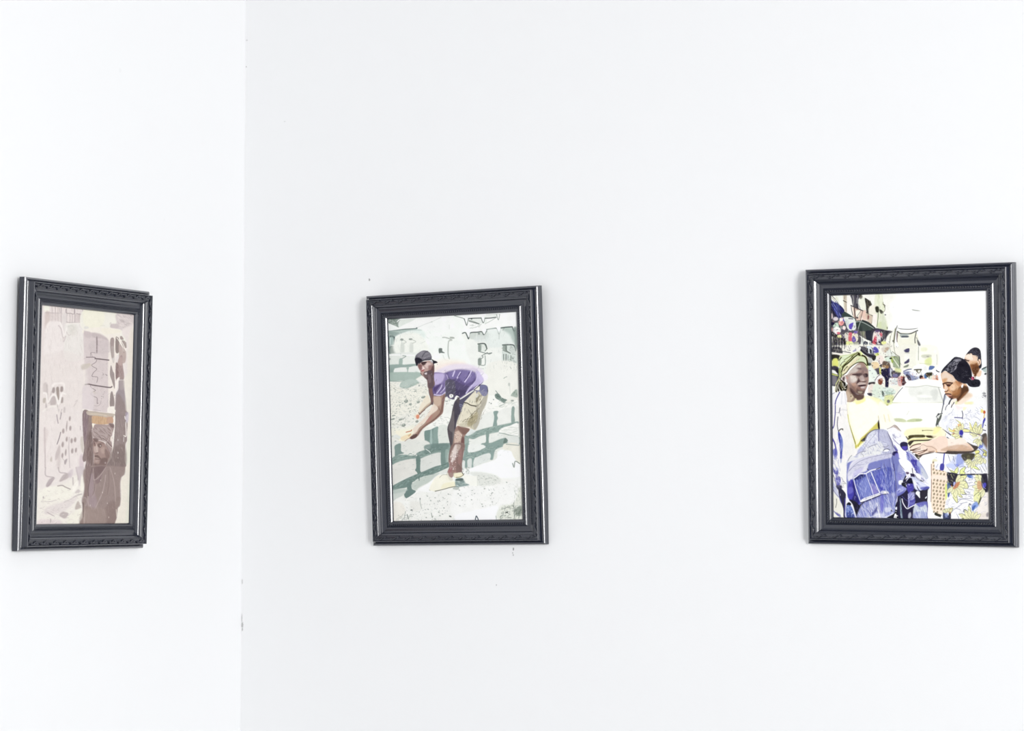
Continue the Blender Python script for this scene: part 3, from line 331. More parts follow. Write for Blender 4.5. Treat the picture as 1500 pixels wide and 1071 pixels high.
    P('67646c', '490,790 510,730 560,690 620,660 690,670 740,720 745,800 640,815 560,860 520,900 500,860', .6); P('908d94', '520,740 580,680 650,670 720,700 735,770 600,790', 1.8, .8); P('2f2d35', '490,785 540,770 600,800 590,830 540,860 520,900 500,850', .6); L('4a4850', 1.8, '690,670 640,700 600,760', .7, .5); L('37353c', 2.4, '560,860 620,815 740,800', .8); P('2c2a30', '745,790 790,815 830,830 845,850 800,862 775,880 770,830', .5); P('bfbcc0', '735,815 770,825 765,860 740,840', .6, .8); L('545159', 1.4, '640,800 750,760', .6); E('454248', 842, 877, 4, 6, 0, .4, .6); S('aaa7ae 4e4b53', '520,760 600,690 700,690 730,770 600,800', 30, 5, .8, -40, 20, .5)
    tile(566, 552)
    P('65565a', '640,-80 725,-90 735,60 740,160 670,180 655,80', .6, .95); P('8f7a7c', '650,-30 690,-20 700,80 665,90', 1.2, .6)
    # ---- second pass, in photo pixels ----
    c.k = 1; c.t(-560, -448)
    S('8a968f b9c2bb e3e7e2', '568,486 590,484 590,520 568,520', 40, 5, .8, 88, 10, .5); S('aab2aa dfe2dc', '590,486 640,470 660,500 600,520', 50, 5, .7, 20, 60, .4)
    S('9aa39b c3c9c2', '700,490 755,480 757,545 700,545', 60, 5, .7, 85, 20, .4); S('78827a b5bcb4', '735,505 757,505 757,548 738,545', 50, 4, .8, 70, 50, .6)
    S('dfe2dc b4bcb4 8b958d', '572,560 628,556 622,590 600,618 574,640', 160, 2.4, .9, -10, 70, .6); S('5f6862', '572,572 626,564 600,612 576,636', 40, 1.8, .9, -10, 70, .7)
    S('4f655e 90a49d b6c4bd', '572,640 655,620 650,690 576,730', 90, 4, .8, -18, 14, .35); S('4f655e 90a49d b6c4bd', '680,640 755,612 750,660 684,690', 80, 4, .8, -18, 14, .35)
    S('4c4262 a79dc0 d8d0e6', '630,545 700,535 712,556 680,575 650,590', 70, 6, .9, -55, 20, .5); S('4c4458 746a8c', '636,556 676,560 672,585 648,580', 40, 5, .9, -60, 20, .5)
    S('8f8978 e4dfce 6f6a5e', '678,590 710,566 712,600 698,628 674,622', 70, 5, .9, -55, 22, .5); L('77715f', .9, '686,600 692,612 690,626', .6); L('f0ebdc', .9, '680,594 676,610 672,622', .6)
    S('6b5652 d6c6ba 9c857a', '666,630 686,632 680,680 668,706 658,700', 50, 3, .9, 75, 30, .5)
    S('8a7068 e0cfc0', '600,612 640,592 648,604 620,626', 24, 5, .8, -40, 15, .4)
    # grain
    c.G(1.2, 1.1); c.G(1.5, 6)
    return c.done()
def paint_market():
    c = Canvas(1210, 420, 244, 346, 12.75, 'fcfdfa'); P, L, E, S, t = c.P, c.L, c.E, c.S_, c.t
    Y = lambda y: (y-420)*12.75
    # ---- sky, buildings (top left) ----
    t(0, Y(424))
    P('f3f2ea', '60,90 1250,90 1200,300 1250,600 1100,800 1020,1000 400,1000 60,500', 4)
    P('e6e8d2', '930,90 1050,85 1062,240 1105,320 1060,440 1120,560 1150,750 1000,745 940,700 920,500 900,300', 1.2)
    S('c9cfae d6dcb8 f4f5e2', '930,90 1050,85 1062,240 1105,320 1060,440 1120,560 1150,750 1000,745 940,700', 40, 12, 2, 88, 10, .6, .8)
    P('cdd6a8', '960,640 1040,600 1110,640 1150,750 1040,740 960,700', 1.2, .8)
    P('f4f5ec', '150,110 330,110 330,400 200,260', 1); P('e2e4cd', '180,130 230,180 240,290 170,220', 1.2, .8)
    P('c9bda8', '320,120 390,110 395,420 345,380 330,240', .9, .9)
    L('4a443c', 2, '325,210 390,245', .9); L('8d8272', 2, '350,130 345,180', .7); L('a09280', 1.5, '375,250 380,400', .7)
    L('55504a', 1.4, '105,115 140,150 175,185', .8); L('c6c4a8', 2, '120,160 180,230', .7)
    P('f5f1ea', '395,120 470,120 500,330 470,440 395,430', .8)
    P('55525a', '462,100 660,100 600,200 610,380 560,370 500,300 478,180', .7)
    L('a9a7a2', 2, '500,110 515,200 505,290', .8); L('3e3c46', 3, '560,110 570,220 585,360', .9); L('8f8d93', 2, '590,110 600,230 640,370', .8); L('dcdad2', 1.6, '575,160 575,260', .5)
    P('e9eadb', '650,180 730,160 750,400 690,400 640,330 600,250', 1); P('575449', '620,105 670,110 680,150 640,180', 1.2, .8)
    P('cfae9a', '480,330 660,390 690,400 640,600 540,600 500,480', .8, .7)
    P('efe9dc', '480,340 500,350 515,470 490,460', .5); P('f2efe2', '560,400 640,400 600,520 560,500', .7)
    L('4c3c3c', 2.4, '530,350 540,470 550,560', .9); L('4a4346', 2.2, '465,300 560,345 690,400', .95); L('6b5a55', 1.6, '690,405 655,520 640,600', .9); L('4d4648', 1.4, '470,310 475,370 500,480', .8); L('7a685f', 1.2, '650,400 540,560', .7)
    P('4c3e44', '570,515 600,520 590,545 565,540', .5)
    P('3d3a38', '728,160 790,195 835,240 855,290 810,330 800,470 760,450 745,300 730,220', .6); S('5d594c 2c2a2a 77725c', '735,180 840,250 850,290 800,330 795,440 750,300', 24, 6, 1.2, 80, 20)
    P('dba994', '700,400 745,400 760,560 700,580 670,480', 1.2, .6); P('ead2c4', '650,530 740,560 760,600 670,590', 1, .7)
    P('c8b39c', '750,440 880,490 860,640 800,620 760,560', .8, .8); P('6d3a3a', '780,480 805,500 795,560 775,550', .7, .8); L('4d4842', 1.6, '750,430 820,470 885,500', .9); L('766c60', 1.3, '880,500 850,640', .8)
    P('ece7d6', '800,340 930,300 920,480 860,480 800,460', 1.1, .8); P('f6eee6', '880,480 950,480 940,680 900,700 860,650', .8)
    P('3b3b32', '920,330 975,320 990,370 980,430 935,420', .7); P('3f423a', '1000,370 1050,400 1070,430 1045,460 1010,430', .7); L('6a7258', 1.6, '975,440 970,560 950,700', .8)
    L('5a5d4b', 2, '1025,400 1045,450', .8); L('4b4a40', 1.8, '1068,280 1100,300 1090,330', .9); L('77745d', 1.2, '1065,240 1075,290 1100,320 1095,400 1060,420', .8); E('2f2c30', 1108, 475, 14, 10)
    P('4b4a42', '1020,380 1060,420 1040,450 1020,440', .6); P('d6dbc4', '1040,440 1100,520 1120,720 1040,740', 1.5, .8); E('4e4d45', 1143, 720, 8, 22, 0, .5, .8)
    # awnings
    P('3f4a46', '290,400 410,450 560,560 540,600 440,560 330,530 250,520', .6); P('373f3c', '560,600 680,585 790,630 880,700 910,740 890,800 870,960 800,960 740,930 620,870 560,760', .6)
    P('4c5550', '650,610 760,640 860,740 760,780 660,760', 1, .8); L('9fa7a0', 2, '560,610 640,600 760,650 900,735', .9); L('2f3234', 2.6, '680,578 790,620 910,720', .9); L('b9beb6', 1.6, '640,610 612,700 600,790', .9)
    P('7e7a74', '620,790 740,790 750,920 640,880', .8); P('9aa080', '650,800 720,800 690,880', 1, .7); P('33343e', '745,780 880,790 850,960 760,930', .6)
    P('f0f0e6', '600,850 640,860 740,930 860,980 860,1000 700,950 640,910 630,1071 615,1071 610,900', .4)
    P('dde3da', '635,920 700,960 700,1071 640,1071', .6, .8); P('3f4450', '720,965 785,985 780,1071 700,1071 700,1010', .5); P('5c6672', '800,990 870,1010 860,1071 810,1071', .6); L('f4f4ee', 2, '790,960 790,1071')
    # umbrella blue
    P('2f2f55', '80,170 130,230 220,265 300,330 345,400 300,450 270,560 200,560 150,480 85,320', .6); S('3b3f8c 5a62ad 23233c 4b4f7a 8d95c8', '85,230 210,260 290,350 290,500 200,520 110,400 85,300', 60, 14, 1.5, 68, 18, .85)
    P('2b2733', '80,340 200,480 160,560 110,500', 1, .8); P('3c4048', '90,560 180,600 150,700 90,690', .8)
    # people and goods under the awning
    P('5a565c', '80,560 370,600 620,760 600,1071 80,1071', 1.2); 
    E('e7d3d3', 100, 500, 24, 60); E('d9cfd3', 180, 550, 50, 36, 0, .7); E('e79a98', 285, 620, 50, 60, 20, .6); P('5148a8', '320,530 365,540 350,600 320,590', .6); P('efe9e6', '255,540 300,530 310,580 260,600', .6)
    P('e3e6e0', '330,520 500,530 550,590 550,750 420,760 370,640', .6); P('cfd8d2', '350,560 420,580 420,700 380,660', 1, .8); P('6454b4', '430,660 500,620 510,640 480,740 435,730', .6); L('2c2c44', 2, '425,545 500,550', .8); P('c7dcc8', '140,660 210,620 240,700 180,740 130,720', .7)
    P('f1f0ec', '160,700 260,720 270,800 170,830', .6); P('d2707c', '200,800 260,800 250,840 200,830', .6); E('26233a', 120, 640, 36, 30, 0, .6); E('eee0dc', 335, 720, 34, 40, 0, .6); E('8fa09c', 285, 710, 22, 26, 0, .7); E('e8a7a0', 95, 750, 26, 50, 0, .7); P('f3ede8', '130,730 200,760 200,850 140,840', .7, .8)
    P('e9e8a0', '215,860 280,850 280,910 210,900', .6); P('d8d3c4', '350,820 430,820 420,980 360,940', .6); P('cf6f78', '425,815 490,820 490,970 425,970', .6); P('e8e0c8', '490,830 590,830 590,960 500,970', .6); P('6a58a8', '490,900 530,880 560,960 490,990', .6, .9); P('7c70b8', '530,770 590,790 570,830 520,810', .5)
    P('e3e79a', '370,980 500,980 500,1071 365,1071', .6); P('cdd0b0', '500,990 600,990 600,1071 500,1071', .6, .7); P('2f2e31', '90,800 200,850 220,910 350,920 350,1071 90,1071', .8); P('6c6a68', '190,920 280,920 260,1071 200,1071', .8, .8); S('9c9a96 4b4a4c 1f1f22', '95,900 340,920 340,1070 95,1070', 26, 12, 1.6, 86, 8); L('b8b3a4', 2.4, '130,880 140,1070', .6)
    S('2b2a30 f0ece6 c9bcc4 3a3850', '90,560 600,640 600,960 90,960', 46, 4, 1.4, 60, 70, .7)
    S('2b2831 f4efe9 6a5fae d98a8a e3e6a8', '90,540 330,520 600,760 600,1060 90,1060', 90, 2.4, .9, 60, 80, .8)
    # right of the awning: stalls
    P('413e48', '870,740 1150,770 1260,780 1120,950 1040,1071 860,1071', 1); P('e9ded8', '890,800 950,790 940,960 870,960', .6); P('c9576a', '920,860 960,880 940,1000 870,1010 870,980', .6); P('ddd9da', '960,800 1010,800 1020,1000 950,1000', .7); P('c46a78', '1000,810 1060,820 1030,900', .6); P('d8d4d0', '1060,800 1110,790 1100,960 1060,940', .7)
    P('5c4a70', '920,760 1010,760 1000,790 930,800', .6, .8); E('e6e793', 1080, 1000, 50, 36, 0, .6); E('2c2734', 1000, 985, 24, 18); P('c6545a', '870,990 930,1000 920,1060 880,1060', .6); P('35333a', '1020,1010 1060,1040 1050,1071 1000,1071', .6)
    S('efe7dc 2e2b34 d47a80 e6e2d0', '870,800 1100,800 1050,1060 870,1060', 34, 5, 1.6, 70, 60, .8)
    P('f3f2e6', '1150,830 1260,770 1290,1071 1120,1071', .8); P('3c3a40', '1060,770 1240,785 1180,830 1120,900 1060,950 1060,820', .7, .8); E('e8eaa0', 1080, 995, 48, 34, 0, .6)
    L('b4b295', 3, '1290,740 1265,960', .8); L('56524a', 1.6, '1330,680 1300,780 1270,1000', .85); L('86826e', 1.4, '1200,870 1190,1000', .7); E('3a3736', 1250, 965, 8, 20, 0, .4); P('5c4246', '1320,800 1345,840 1345,970 1320,970', .5, .9); P('dcdcc8', '1340,790 1380,800 1370,1000 1340,1000', .8, .7)
    # block with flat curved roof
    P('efeedd', '1370,830 1680,800 1700,1071 1370,1071', .7); P('fafaf4', '1330,730 1480,750 1620,745 1720,730 1690,780 1560,810 1420,800', .5)
    L('62625c', 1.6, '1325,715 1400,738 1540,745 1660,735 1720,722', .85, .3, 1); L('55564f', 2.6, '1330,785 1400,825 1560,828 1640,800 1710,768', .9, .4); P('a8b0ae', '1385,835 1560,825 1540,850 1520,850 1540,880 1410,900', .8, .85); P('5a6068', '1415,870 1530,870 1535,895 1420,898', .4); P('f5f4ec', '1385,905 1550,905 1540,925 1390,925', .5, .8); L('4d4d48', 2, '1685,800 1660,920 1665,1000', .9); P('4b4b50', '1700,950 1730,960 1770,1040 1740,1060 1720,1030', .9, .9)
    P('f0f0ea', '1700,860 1760,960 1830,1071 1780,1071', 1, .6); L('6e6c68', 1.6, '1690,900 1760,1060', .6)
    L('8f8f86', 2, '1600,378 1660,390 1760,402', .85, .5, 1); L('c8c8c0', 1.4, '1900,820 1980,822', .5, .6, 1); L('cfcfd0', 1.2, '1255,325 1262,345', .6, .6)
    # ---- second row: far street ----
    t(0, Y(508))
    P('efeee0', '1360,0 1720,0 1720,380 1420,420 1360,380', .8); P('f7f6ea', '1720,0 2080,0 2080,400 1720,400', 1.5)
    L('a8a89e', 1.8, '1728,0 1725,250', .8); L('b3b3a4', 1.4, '1355,0 1362,380', .7)
    P('4a4763', '1450,68 1550,28 1548,100 1480,104', .4); P('c9c9bb', '1450,112 1555,108 1550,125 1450,130', .5, .9); P('4c4862', '1465,290 1500,265 1550,222 1548,290 1470,318', .4); P('77806e', '1450,370 1540,330 1530,372 1460,390', .6, .9); P('ffffff', '1440,140 1560,140 1550,220 1450,250', 1.5, .4)
    P('e4e6c0', '1780,20 1880,20 1880,80 1780,80', 1.4, .6); P('b9bba4', '1790,150 1960,150 1950,200 1800,205', 1.2, .6); P('85867c', '1870,175 1930,178 1900,195', .8, .7); P('d6e08c', '1850,250 1960,200 1965,340 1860,330', 1.6, .7); L('c9cba8', 2, '1750,310 1950,330', .6, .8)
    L('9d9d98', 1.8, '2070,150 2075,240 2070,330', .4)
    P('f0eee2', '0,0 1360,0 1430,420 1500,600 1400,760 1260,1000 1000,1100 780,1100 780,300 300,150 60,300', 2)
    # left dark stall edge
    P('4a484c', '90,10 240,0 300,60 300,130 180,110 95,90', .7); P('8d8b80', '150,40 290,70 290,90 150,60', .8, .7); P('efeadf', '95,110 320,130 250,170 95,130', .7); P('35332f', '90,150 260,165 240,260 100,250', .8); P('dadc7c', '125,240 215,225 225,380 130,390', .8); P('45424a', '90,390 240,400 240,700 90,700', 1); P('f3f2ec', '95,430 170,450 220,520 100,480', .8); P('b9c06c', '100,490 220,530 215,550 100,520', .6); P('8c8890', '95,550 200,560 190,700 95,700', 1.2, .8); P('2e2b33', '180,410 230,430 235,500 190,470', .8)
    P('5b5960', '620,0 820,0 890,60 900,180 850,220 740,160 640,60', .7); P('d6dfe4', '760,0 840,0 870,120 780,110', .6); P('3a3940', '745,20 780,30 785,110 750,90', .5); P('3a3940', '815,40 850,60 850,130 820,110', .5); P('5c55a8', '880,30 920,0 980,60 970,130 900,110', .7); L('2d2b32', 4, '640,50 720,120 800,160 920,185', .95); P('f4f1ec', '620,0 650,0 640,60 600,50', .5)
    P('35332f', '860,200 920,150 930,220 900,260 870,250', .6); P('c3c4bc', '780,210 860,240 850,310 780,300', .8); P('4b5550', '780,300 840,310 830,350 785,350', .7); P('d6dd80', '920,130 980,110 990,160 930,170', .7)
    P('e9d2a8', '850,300 960,290 1000,370 960,430 880,420', .7); P('efe1d8', '960,180 1060,180 1080,330 1000,340', .7); P('57535e', '890,430 1000,400 1010,500 960,520 900,490', .7); P('e0df80', '995,400 1030,400 1030,510 1000,500', .6); P('3c3738', '1000,350 1060,340 1070,520 1030,500 1030,400', .6)
    P('e6ede4', '790,380 880,400 960,520 900,690 800,690', .9); P('3b3638', '800,670 910,660 900,710 800,710', .7); P('e9dcd2', '800,720 900,700 870,850 790,860', .8); P('4a4650', '770,870 860,870 860,920 800,910', .7); P('dfe8d8', '900,700 1060,740 1071,1071 900,960 860,900', 1.2); 
    P('f1ecea', '920,600 1000,530 1071,560 1071,640 960,680', .6); L('4a4a52', 1.4, '920,620 960,560 1010,520', .8); P('7c4636', '975,620 1040,590 1060,640 1030,710 980,690', .7); P('e6c9b4', '1000,600 1060,600 1050,640', .5, .6)
    # baskets and stall middle
    P('d8cfc4', '1040,20 1160,20 1150,90 1110,120 1050,90', .8); P('463a38', '1140,10 1180,20 1160,70 1130,60', .6); E('b2906c', 1110, 70, 30, 26, 0, 1, .6)
    P('4b463f', '1110,180 1280,175 1290,200 1120,210', .6); P('d9e6d6', '1110,200 1200,190 1240,240 1180,300 1110,270', .6); P('9fb04e', '1210,190 1280,190 1270,280 1230,300', .6, .9); E('2b2a28', 1207, 218, 26, 14); P('6a5a50', '1070,270 1180,300 1200,420 1060,380', .7); P('a8845a', '1050,350 1150,350 1170,400 1060,400', .7, .8); P('f3ece0', '1040,380 1160,420 1150,450 1050,420', .5)
    P('2e2b40', '1040,420 1200,420 1230,560 1180,600 1160,760 1110,760 1100,600 1040,520', .6); P('4b4470', '1160,400 1240,420 1240,560 1190,560', .8, .7); P('c9ced6', '1195,400 1260,500 1240,560 1200,540', .6); P('4a4850', '1230,450 1390,480 1340,580 1240,580', .7); P('7f7aa8', '1260,500 1340,520 1320,570 1250,560', .8, .8)
    P('8b9a78', '1260,200 1370,190 1380,400 1300,400 1250,340', 1, .8); L('dfe3d0', 2.4, '1240,200 1330,330 1370,380', .9); L('4c5248', 1.8, '1370,190 1375,380', .8); P('d8dd9c', '1290,400 1400,420 1390,480 1300,470', .9, .8); P('dfe4dc', '1150,0 1240,100 1300,150 1230,190 1130,170', .9, .8); L('7e7c70', 1.4, '1240,90 1330,160 1370,180', .8)
    # row of heads
    P('ecece8', '1180,600 1330,590 1350,700 1200,720', .7); P('cdd2d0', '1240,620 1320,620 1330,700 1240,700', 1, .7); P('d9b3ae', '1340,580 1400,560 1420,720 1350,720', .8); P('b8695c', '1400,560 1450,570 1460,650 1410,680', .8); P('4a3238', '1440,560 1480,580 1510,680 1420,720', .7); P('f2f2f2', '1470,580 1540,570 1550,660 1490,660', .6)
    P('8f96b6', '1440,480 1560,460 1680,540 1740,560 1700,620 1600,640 1560,560 1480,530', .7); P('eeeef4', '1560,470 1760,520 1730,560 1600,530', .7); P('4a4958', '1490,520 1560,540 1590,620 1540,620', .7); L('54587c', 2.4, '1450,460 1520,430 1590,418', .8); P('e0e2f0', '1640,560 1740,570 1700,600', .8, .7)
    P('fcfcf8', '1640,370 1800,320 1900,380 1890,460 1740,510 1640,480', 1); L('4b4a3c', 2.6, '1650,430 1720,425 1780,425', .9); P('55503f', '1680,440 1780,430 1760,480 1730,500 1700,480', .6, .8); P('e6e6de', '1720,440 1760,440 1750,480 1720,480', .6); P('e0e0dc', '1820,370 1880,370 1880,450 1820,440', 1.2, .6)
    P('3a3038', '1750,540 1800,540 1810,600 1750,600', .6); P('d98c6c', '1790,570 1860,590 1830,620 1760,620', 1, .8); P('54709c', '1840,510 1890,500 1880,590 1835,580', .7); P('3a3a2c', '1890,480 1980,480 1970,560 1900,570 1860,520', .9); P('5f74a4', '1940,360 2030,370 1990,420 1920,440', .6); P('ecedf2', '1890,440 1960,430 1960,480 1890,480', .7, .7)
    P('d9e0cc', '1920,560 1980,540 1970,610 1930,610', .7); E('efd9c6', 2010, 560, 30, 40, 0, .6); P('dca894', '2050,540 2090,540 2080,620 2050,610', .7); P('e0906c', '1980,600 2100,600 2080,640 1980,630', 1.2, .7); L('3f3d40', 2.2, '2060,440 2080,460 2110,470', .9); P('8a5a44', '2050,590 2090,600 2080,620', .6)
    S('3d3b46 f4f2ee c07068 8f95a8 d9c2a4', '1180,600 1560,480 2100,520 2100,610 1500,660 1200,720', 60, 3.4, 1.3, 60, 80, .6)
    P('d9e6da', '1060,770 1170,760 1270,800 1300,860 1150,900 1060,880', 1.2); P('9cb4a4', '1110,830 1200,850 1280,880 1150,900', 1, .7); P('3d4a44', '1040,820 1080,860 1080,940 1050,920', .8, .8); P('d6dc94', '1100,920 1260,910 1240,1071 1100,1071', 1.5, .8); E('55525e', 1165, 1020, 28, 32, 0, .8, .9); P('e3f0e6', '1010,900 1080,940 1060,1071 1000,1071', 1)
    S('8f9f92 ffffff 5c665e c4d2c0', '800,780 1300,780 1260,1060 900,1000', 50, 4, 1.2, 40, 80, .5)
    S('2f2c38 efece4 7b7486 b9a48f d6dccb 4b4a58', '880,120 1100,180 1380,420 1420,600 1200,740 900,660 800,420', 120, 3.2, 1.1, 60, 80, .75)
    S('33303c f4f2ea 9a5f58 6b7aa0', '1180,590 1430,460 2100,500 2100,600 1560,640 1200,740', 70, 2.6, .9, 60, 80, .8)
    S('ffffff 5a5560 c9c4b8', '1000,760 1300,780 1260,1060 900,1000', 60, 2.6, .9, 60, 80, .6)
    # car
    P('fafaf5', '1500,670 1620,630 1800,600 2100,630 2160,720 2240,1100 2240,1900 1700,1800 1240,1420 1240,1060 1330,920 1440,760', 1)
    P('ecede6', '1540,770 1730,740 1880,730 2120,760 2150,900 2190,1040 1680,1040 1560,900', 1.5); P('f7f7f2', '1560,900 1700,960 1690,1040 1300,1040 1330,960', 2, .8); P('d9dbd4', '1960,820 2060,790 2090,860 2060,1000 1990,980 1960,900', 1.6, .8); P('f8f8f2', '1720,900 1960,920 1960,950 1720,940', 1.2, .9); P('dcded4', '1720,850 1790,850 1780,890 1720,890', 1.6, .7); P('e0e2da', '1800,960 1960,955 1940,985 1780,980', 1, .7)
    L('6b6a72', 1.5, '1430,765 1370,830 1300,920 1245,1000', .9); L('b8baa2', 1.6, '1245,1045 1500,1045 2200,1040', .6, .5); L('a8aa9a', 1.4, '1480,750 1700,750 1870,722 2000,745 2140,760', .6, .5); L('c8ca78', 1.6, '1250,1050 1400,1050', .6); L('90908a', 2, '2100,760 2140,880 2190,1030', .5, .6)
    # ---- third row: car front ----
    t(0, Y(592))
    P('fbfbf4', '1200,0 2200,0 2200,450 1500,520 1300,400', 2, .7); P('c3caa0', '1265,272 1400,268 1480,295 1490,335 1300,325', .8, .85); P('c0c99a', '1525,300 1640,272 1790,280 1765,322 1530,335', .8, .85); P('a9b38c', '1680,290 1780,285 1765,320 1690,318', .7, .6); L('d9dad0', 1.6, '1510,200 1550,130', .7, .5)
    P('f3eebc', '1500,480 2100,460 2100,700 1530,790', 1.6, .8); L('8f8a5c', 1.8, '1800,495 1900,490 2040,495', .7); E('7c7450', 1805, 495, 10, 12)
    P('4d4630', '1560,585 1820,575 1835,620 1640,625 1570,650 1530,668 1490,650 1495,600 1540,640', .45); P('6e6648', '1650,590 1780,588 1770,612 1650,615', .7, .6); P('4a3f30', '1870,588 2070,598 2030,632 1900,625', .45); L('4b4236', 3, '1540,740 1560,710 1640,685 1900,675 2030,655', .95); P('463f3a', '1545,710 1600,690 1640,690 1600,740 1560,780', .5); L('e3d98c', 2, '1530,690 1640,660 1900,640', .7)
    c2 = '3d3a44'
    P(c2, '2075,210 2110,180 2110,430 2080,440 2050,400 2070,300', .7); P('d8dcd8', '2070,390 2110,390 2100,430 2070,420', .5)
    # ---- left woman: robe, shirt ----
    t(0, Y(508))
    P('f4f1f0', '95,1000 130,870 250,840 380,830 420,1071 640,2180 400,2400 95,3264', .8)
    P('f7f4bc', '395,1000 560,1000 720,920 900,950 1060,1010 1100,1200 1000,1600 800,1700 560,1900 440,1500', 1.4, .6)
    P('fbfaec', '420,1050 700,960 900,970 1060,1080 1060,1400 940,1450 760,1600 600,1750 480,1500', 3.5)
    P('f5ee9c', '690,920 740,1000 640,1060 560,1071 560,1010 660,990', 1.2, .8); P('f3eeb0', '820,940 1000,980 1100,1100 1150,1300 1060,1300 1000,1100', 2.4, .6)
    t(0, Y(592))
    P('f8f6ea', '1000,-40 1120,40 1260,260 1290,390 1130,460 1000,450 960,250', 1.6); L('b8a86a', 1.2, '975,220 990,320', .6); L('e3d9a4', 2, '1080,200 1110,330', .6, .6); L('ece0a8', 2.5, '1160,200 1190,320', .5, .8); E('b3ac64', 1145, 15, 22, 18, 0, .8, .7)
    P('c9bc4c', '620,720 650,640 740,560 860,440 900,400 985,330 995,460 890,490 800,540 740,640 700,700 600,790 555,830 545,790', 1.4, .75); P('5c4c1c', '640,690 700,640 760,560 850,500 940,470 850,520 770,600 720,690', .7, .9)
    P('2b2428', '965,370 985,300 1005,470 980,470', .5); P('3d3c3c', '660,690 700,640 745,640 720,690', .8); L('a8a034', 1.8, '600,790 640,700', .8)
    L('b4b03c', 2.2, '405,200 425,330 480,520 545,720 555,820', .85, .5); L('5f5c28', 1.2, '440,400 490,560 545,740', .8); L('c8b89c', 1.6, '385,0 400,200', .7)
    # ---- robe folds ----
    P('f5f2ee', '100,-60 380,-60 400,200 550,850 560,960 420,1071 330,1260 95,1260', 1.5, .8); S('dcdce4 e6e2dc fdfcfa', '260,100 380,100 520,800 400,1000 300,900', 40, 14, 1.2, 82, 8, .6, .5); P('ecebe6', '330,300 420,500 540,850 480,960 330,900', 3, .6)
    L('4b468a', 2, '172,-30 172,150 160,300 150,400 115,480 105,520', .95); L('4d48a0', 2.8, '108,500 115,620 165,740 185,860 175,940', .95); P('5f62b4', '130,860 190,830 215,930 180,1000 140,960', 1, .8); P('30304c', '95,830 130,850 120,960 95,1071', .8); P('8f95cc', '150,980 195,960 185,1040 150,1050', .9, .7)
    L('4e4c5c', 1.6, '222,240 210,380 225,480 245,520', .9); L('4a4862', 1.5, '260,70 250,140 240,165', .9); L('a8a8b0', 1, '190,160 240,160', .7); L('9a98a4', 1.2, '258,170 275,220', .7); L('c0c0c4', 1, '260,120 320,105 390,120', .6)
    L('57544c', 2.4, '235,510 270,470 310,465', .9); E('4a4a46', 312, 480, 12, 12, 0, .5, .8); P('4b54a8', '225,520 260,540 300,640 310,760 290,1071 262,1071 262,800 230,640', .6); P('7d8cc8', '255,600 305,640 320,780 290,860', .9, .7); L('3d3c84', 1.5, '240,560 262,720 275,1071', .7)
    S('4b4a9c 8f98cc dfe2f0', '225,560 300,600 320,900 250,900', 16, 6, 1, 84, 10, .6)
    t(0, Y(680))
    P('f1f0ec', '70,-70 400,-70 400,300 380,540 300,480 240,400 180,220 100,60', 1, .7); P('46449c', '125,60 180,120 230,110 210,220 190,230 140,140', .8, .85); P('8086c4', '180,60 230,80 225,130', .8, .6); P('5450a4', '170,260 260,240 270,340 240,400 190,400 170,320', .7, .85); S('f0f0f4 2f2c70 b9bee0', '130,60 240,100 270,380 190,400', 30, 5, 1.1, 50, 50, .8)
    L('54525c', 1, '290,250 330,330 375,360', .5); S('3d3b44 8d8b94', '270,280 380,340 370,440 310,440', 20, 1.8, .6, 30, 60, .8, .2)
    P('f2f1e6', '110,120 200,400 330,780 330,1000 110,1000', .9); P('b7badb', '110,300 180,400 240,560 230,620 130,500', 1.2, .7); P('e8e6da', '120,520 260,700 310,860 250,940 130,800', 1.6, .8); L('77766e', 1.4, '195,650 200,720 180,810', .9); L('8d8aa0', 1.6, '110,400 160,520 240,620', .8); P('57569c', '125,850 180,900 260,940 270,985 200,950', .8, .85); L('a8a6b4', 1.2, '200,900 280,980', .8); L('5a586c', 1.4, '115,130 150,240 200,420', .6)
    P('383748', '235,460 300,470 370,560 375,640 365,760 370,1000 330,1000 320,830 270,680 240,580', .5); P('4a4690', '240,560 270,640 300,740 260,680', .8, .8); L('5049a0', 2.6, '355,640 350,800 360,1000', .7, .5); P('35334a', '190,400 290,400 290,470 240,480 210,460', .7, .9)
    P('f0eff4', '375,560 410,640 480,720 560,1000 370,1000 365,800', .7); P('292a31', '385,745 430,710 470,750 430,790 390,770', .45); P('6f80bc', '380,780 470,790 520,920 520,1000 385,1000', .8); P('3a3f78', '400,900 500,930 540,1000 400,1000', .8, .7); S('f4f6fa 3b4490 a7b6dc', '385,780 480,780 530,990 390,990', 26, 3.5, 1.2, 70, 60, .9)
    # ---- denim jacket: folded sleeves, collar (big shapes) ----
    t(0, Y(592))
    P('bdbed4', '560,960 600,860 720,720 760,600 880,490 1010,465 1140,500 1220,640 1320,860 1420,1071 1420,1300 700,1300 400,1200 420,1020', 1)
    P('eeeeea', '720,760 900,640 1000,700 1080,780 1040,900 760,1000 600,1010 620,900', 1.8, .8); P('dcdde8', '780,560 900,500 970,560 960,720 800,800 740,700', 1.5); P('b9bbdc', '620,830 700,780 720,850 600,930', 1.5, .8); S('9fa3c4 ffffff 8b8db0 c9cbe0', '580,950 740,640 880,500 1120,520 1220,700 1290,880 1000,980 620,1060', 110, 8, 1, 60, 60, .6, .4)
    L('6a689c', 1.8, '990,480 980,560 985,690', .8); L('77768c', 1.2, '790,810 860,775 940,755', .8); L('55546a', 1.6, '745,640 790,560 880,490 1000,470', .8); L('85849a', 1.4, '560,950 640,900 740,880', .7); P('e9e9e8', '410,1060 470,960 560,1000 700,960 1000,880 1000,980 800,1040 560,1200 400,1200', 1.4, .9); L('9b9a9c', 1.6, '410,1060 440,1000 480,960', .8); L('b0afb0', 1.4, '650,920 700,960 690,1000', .7)
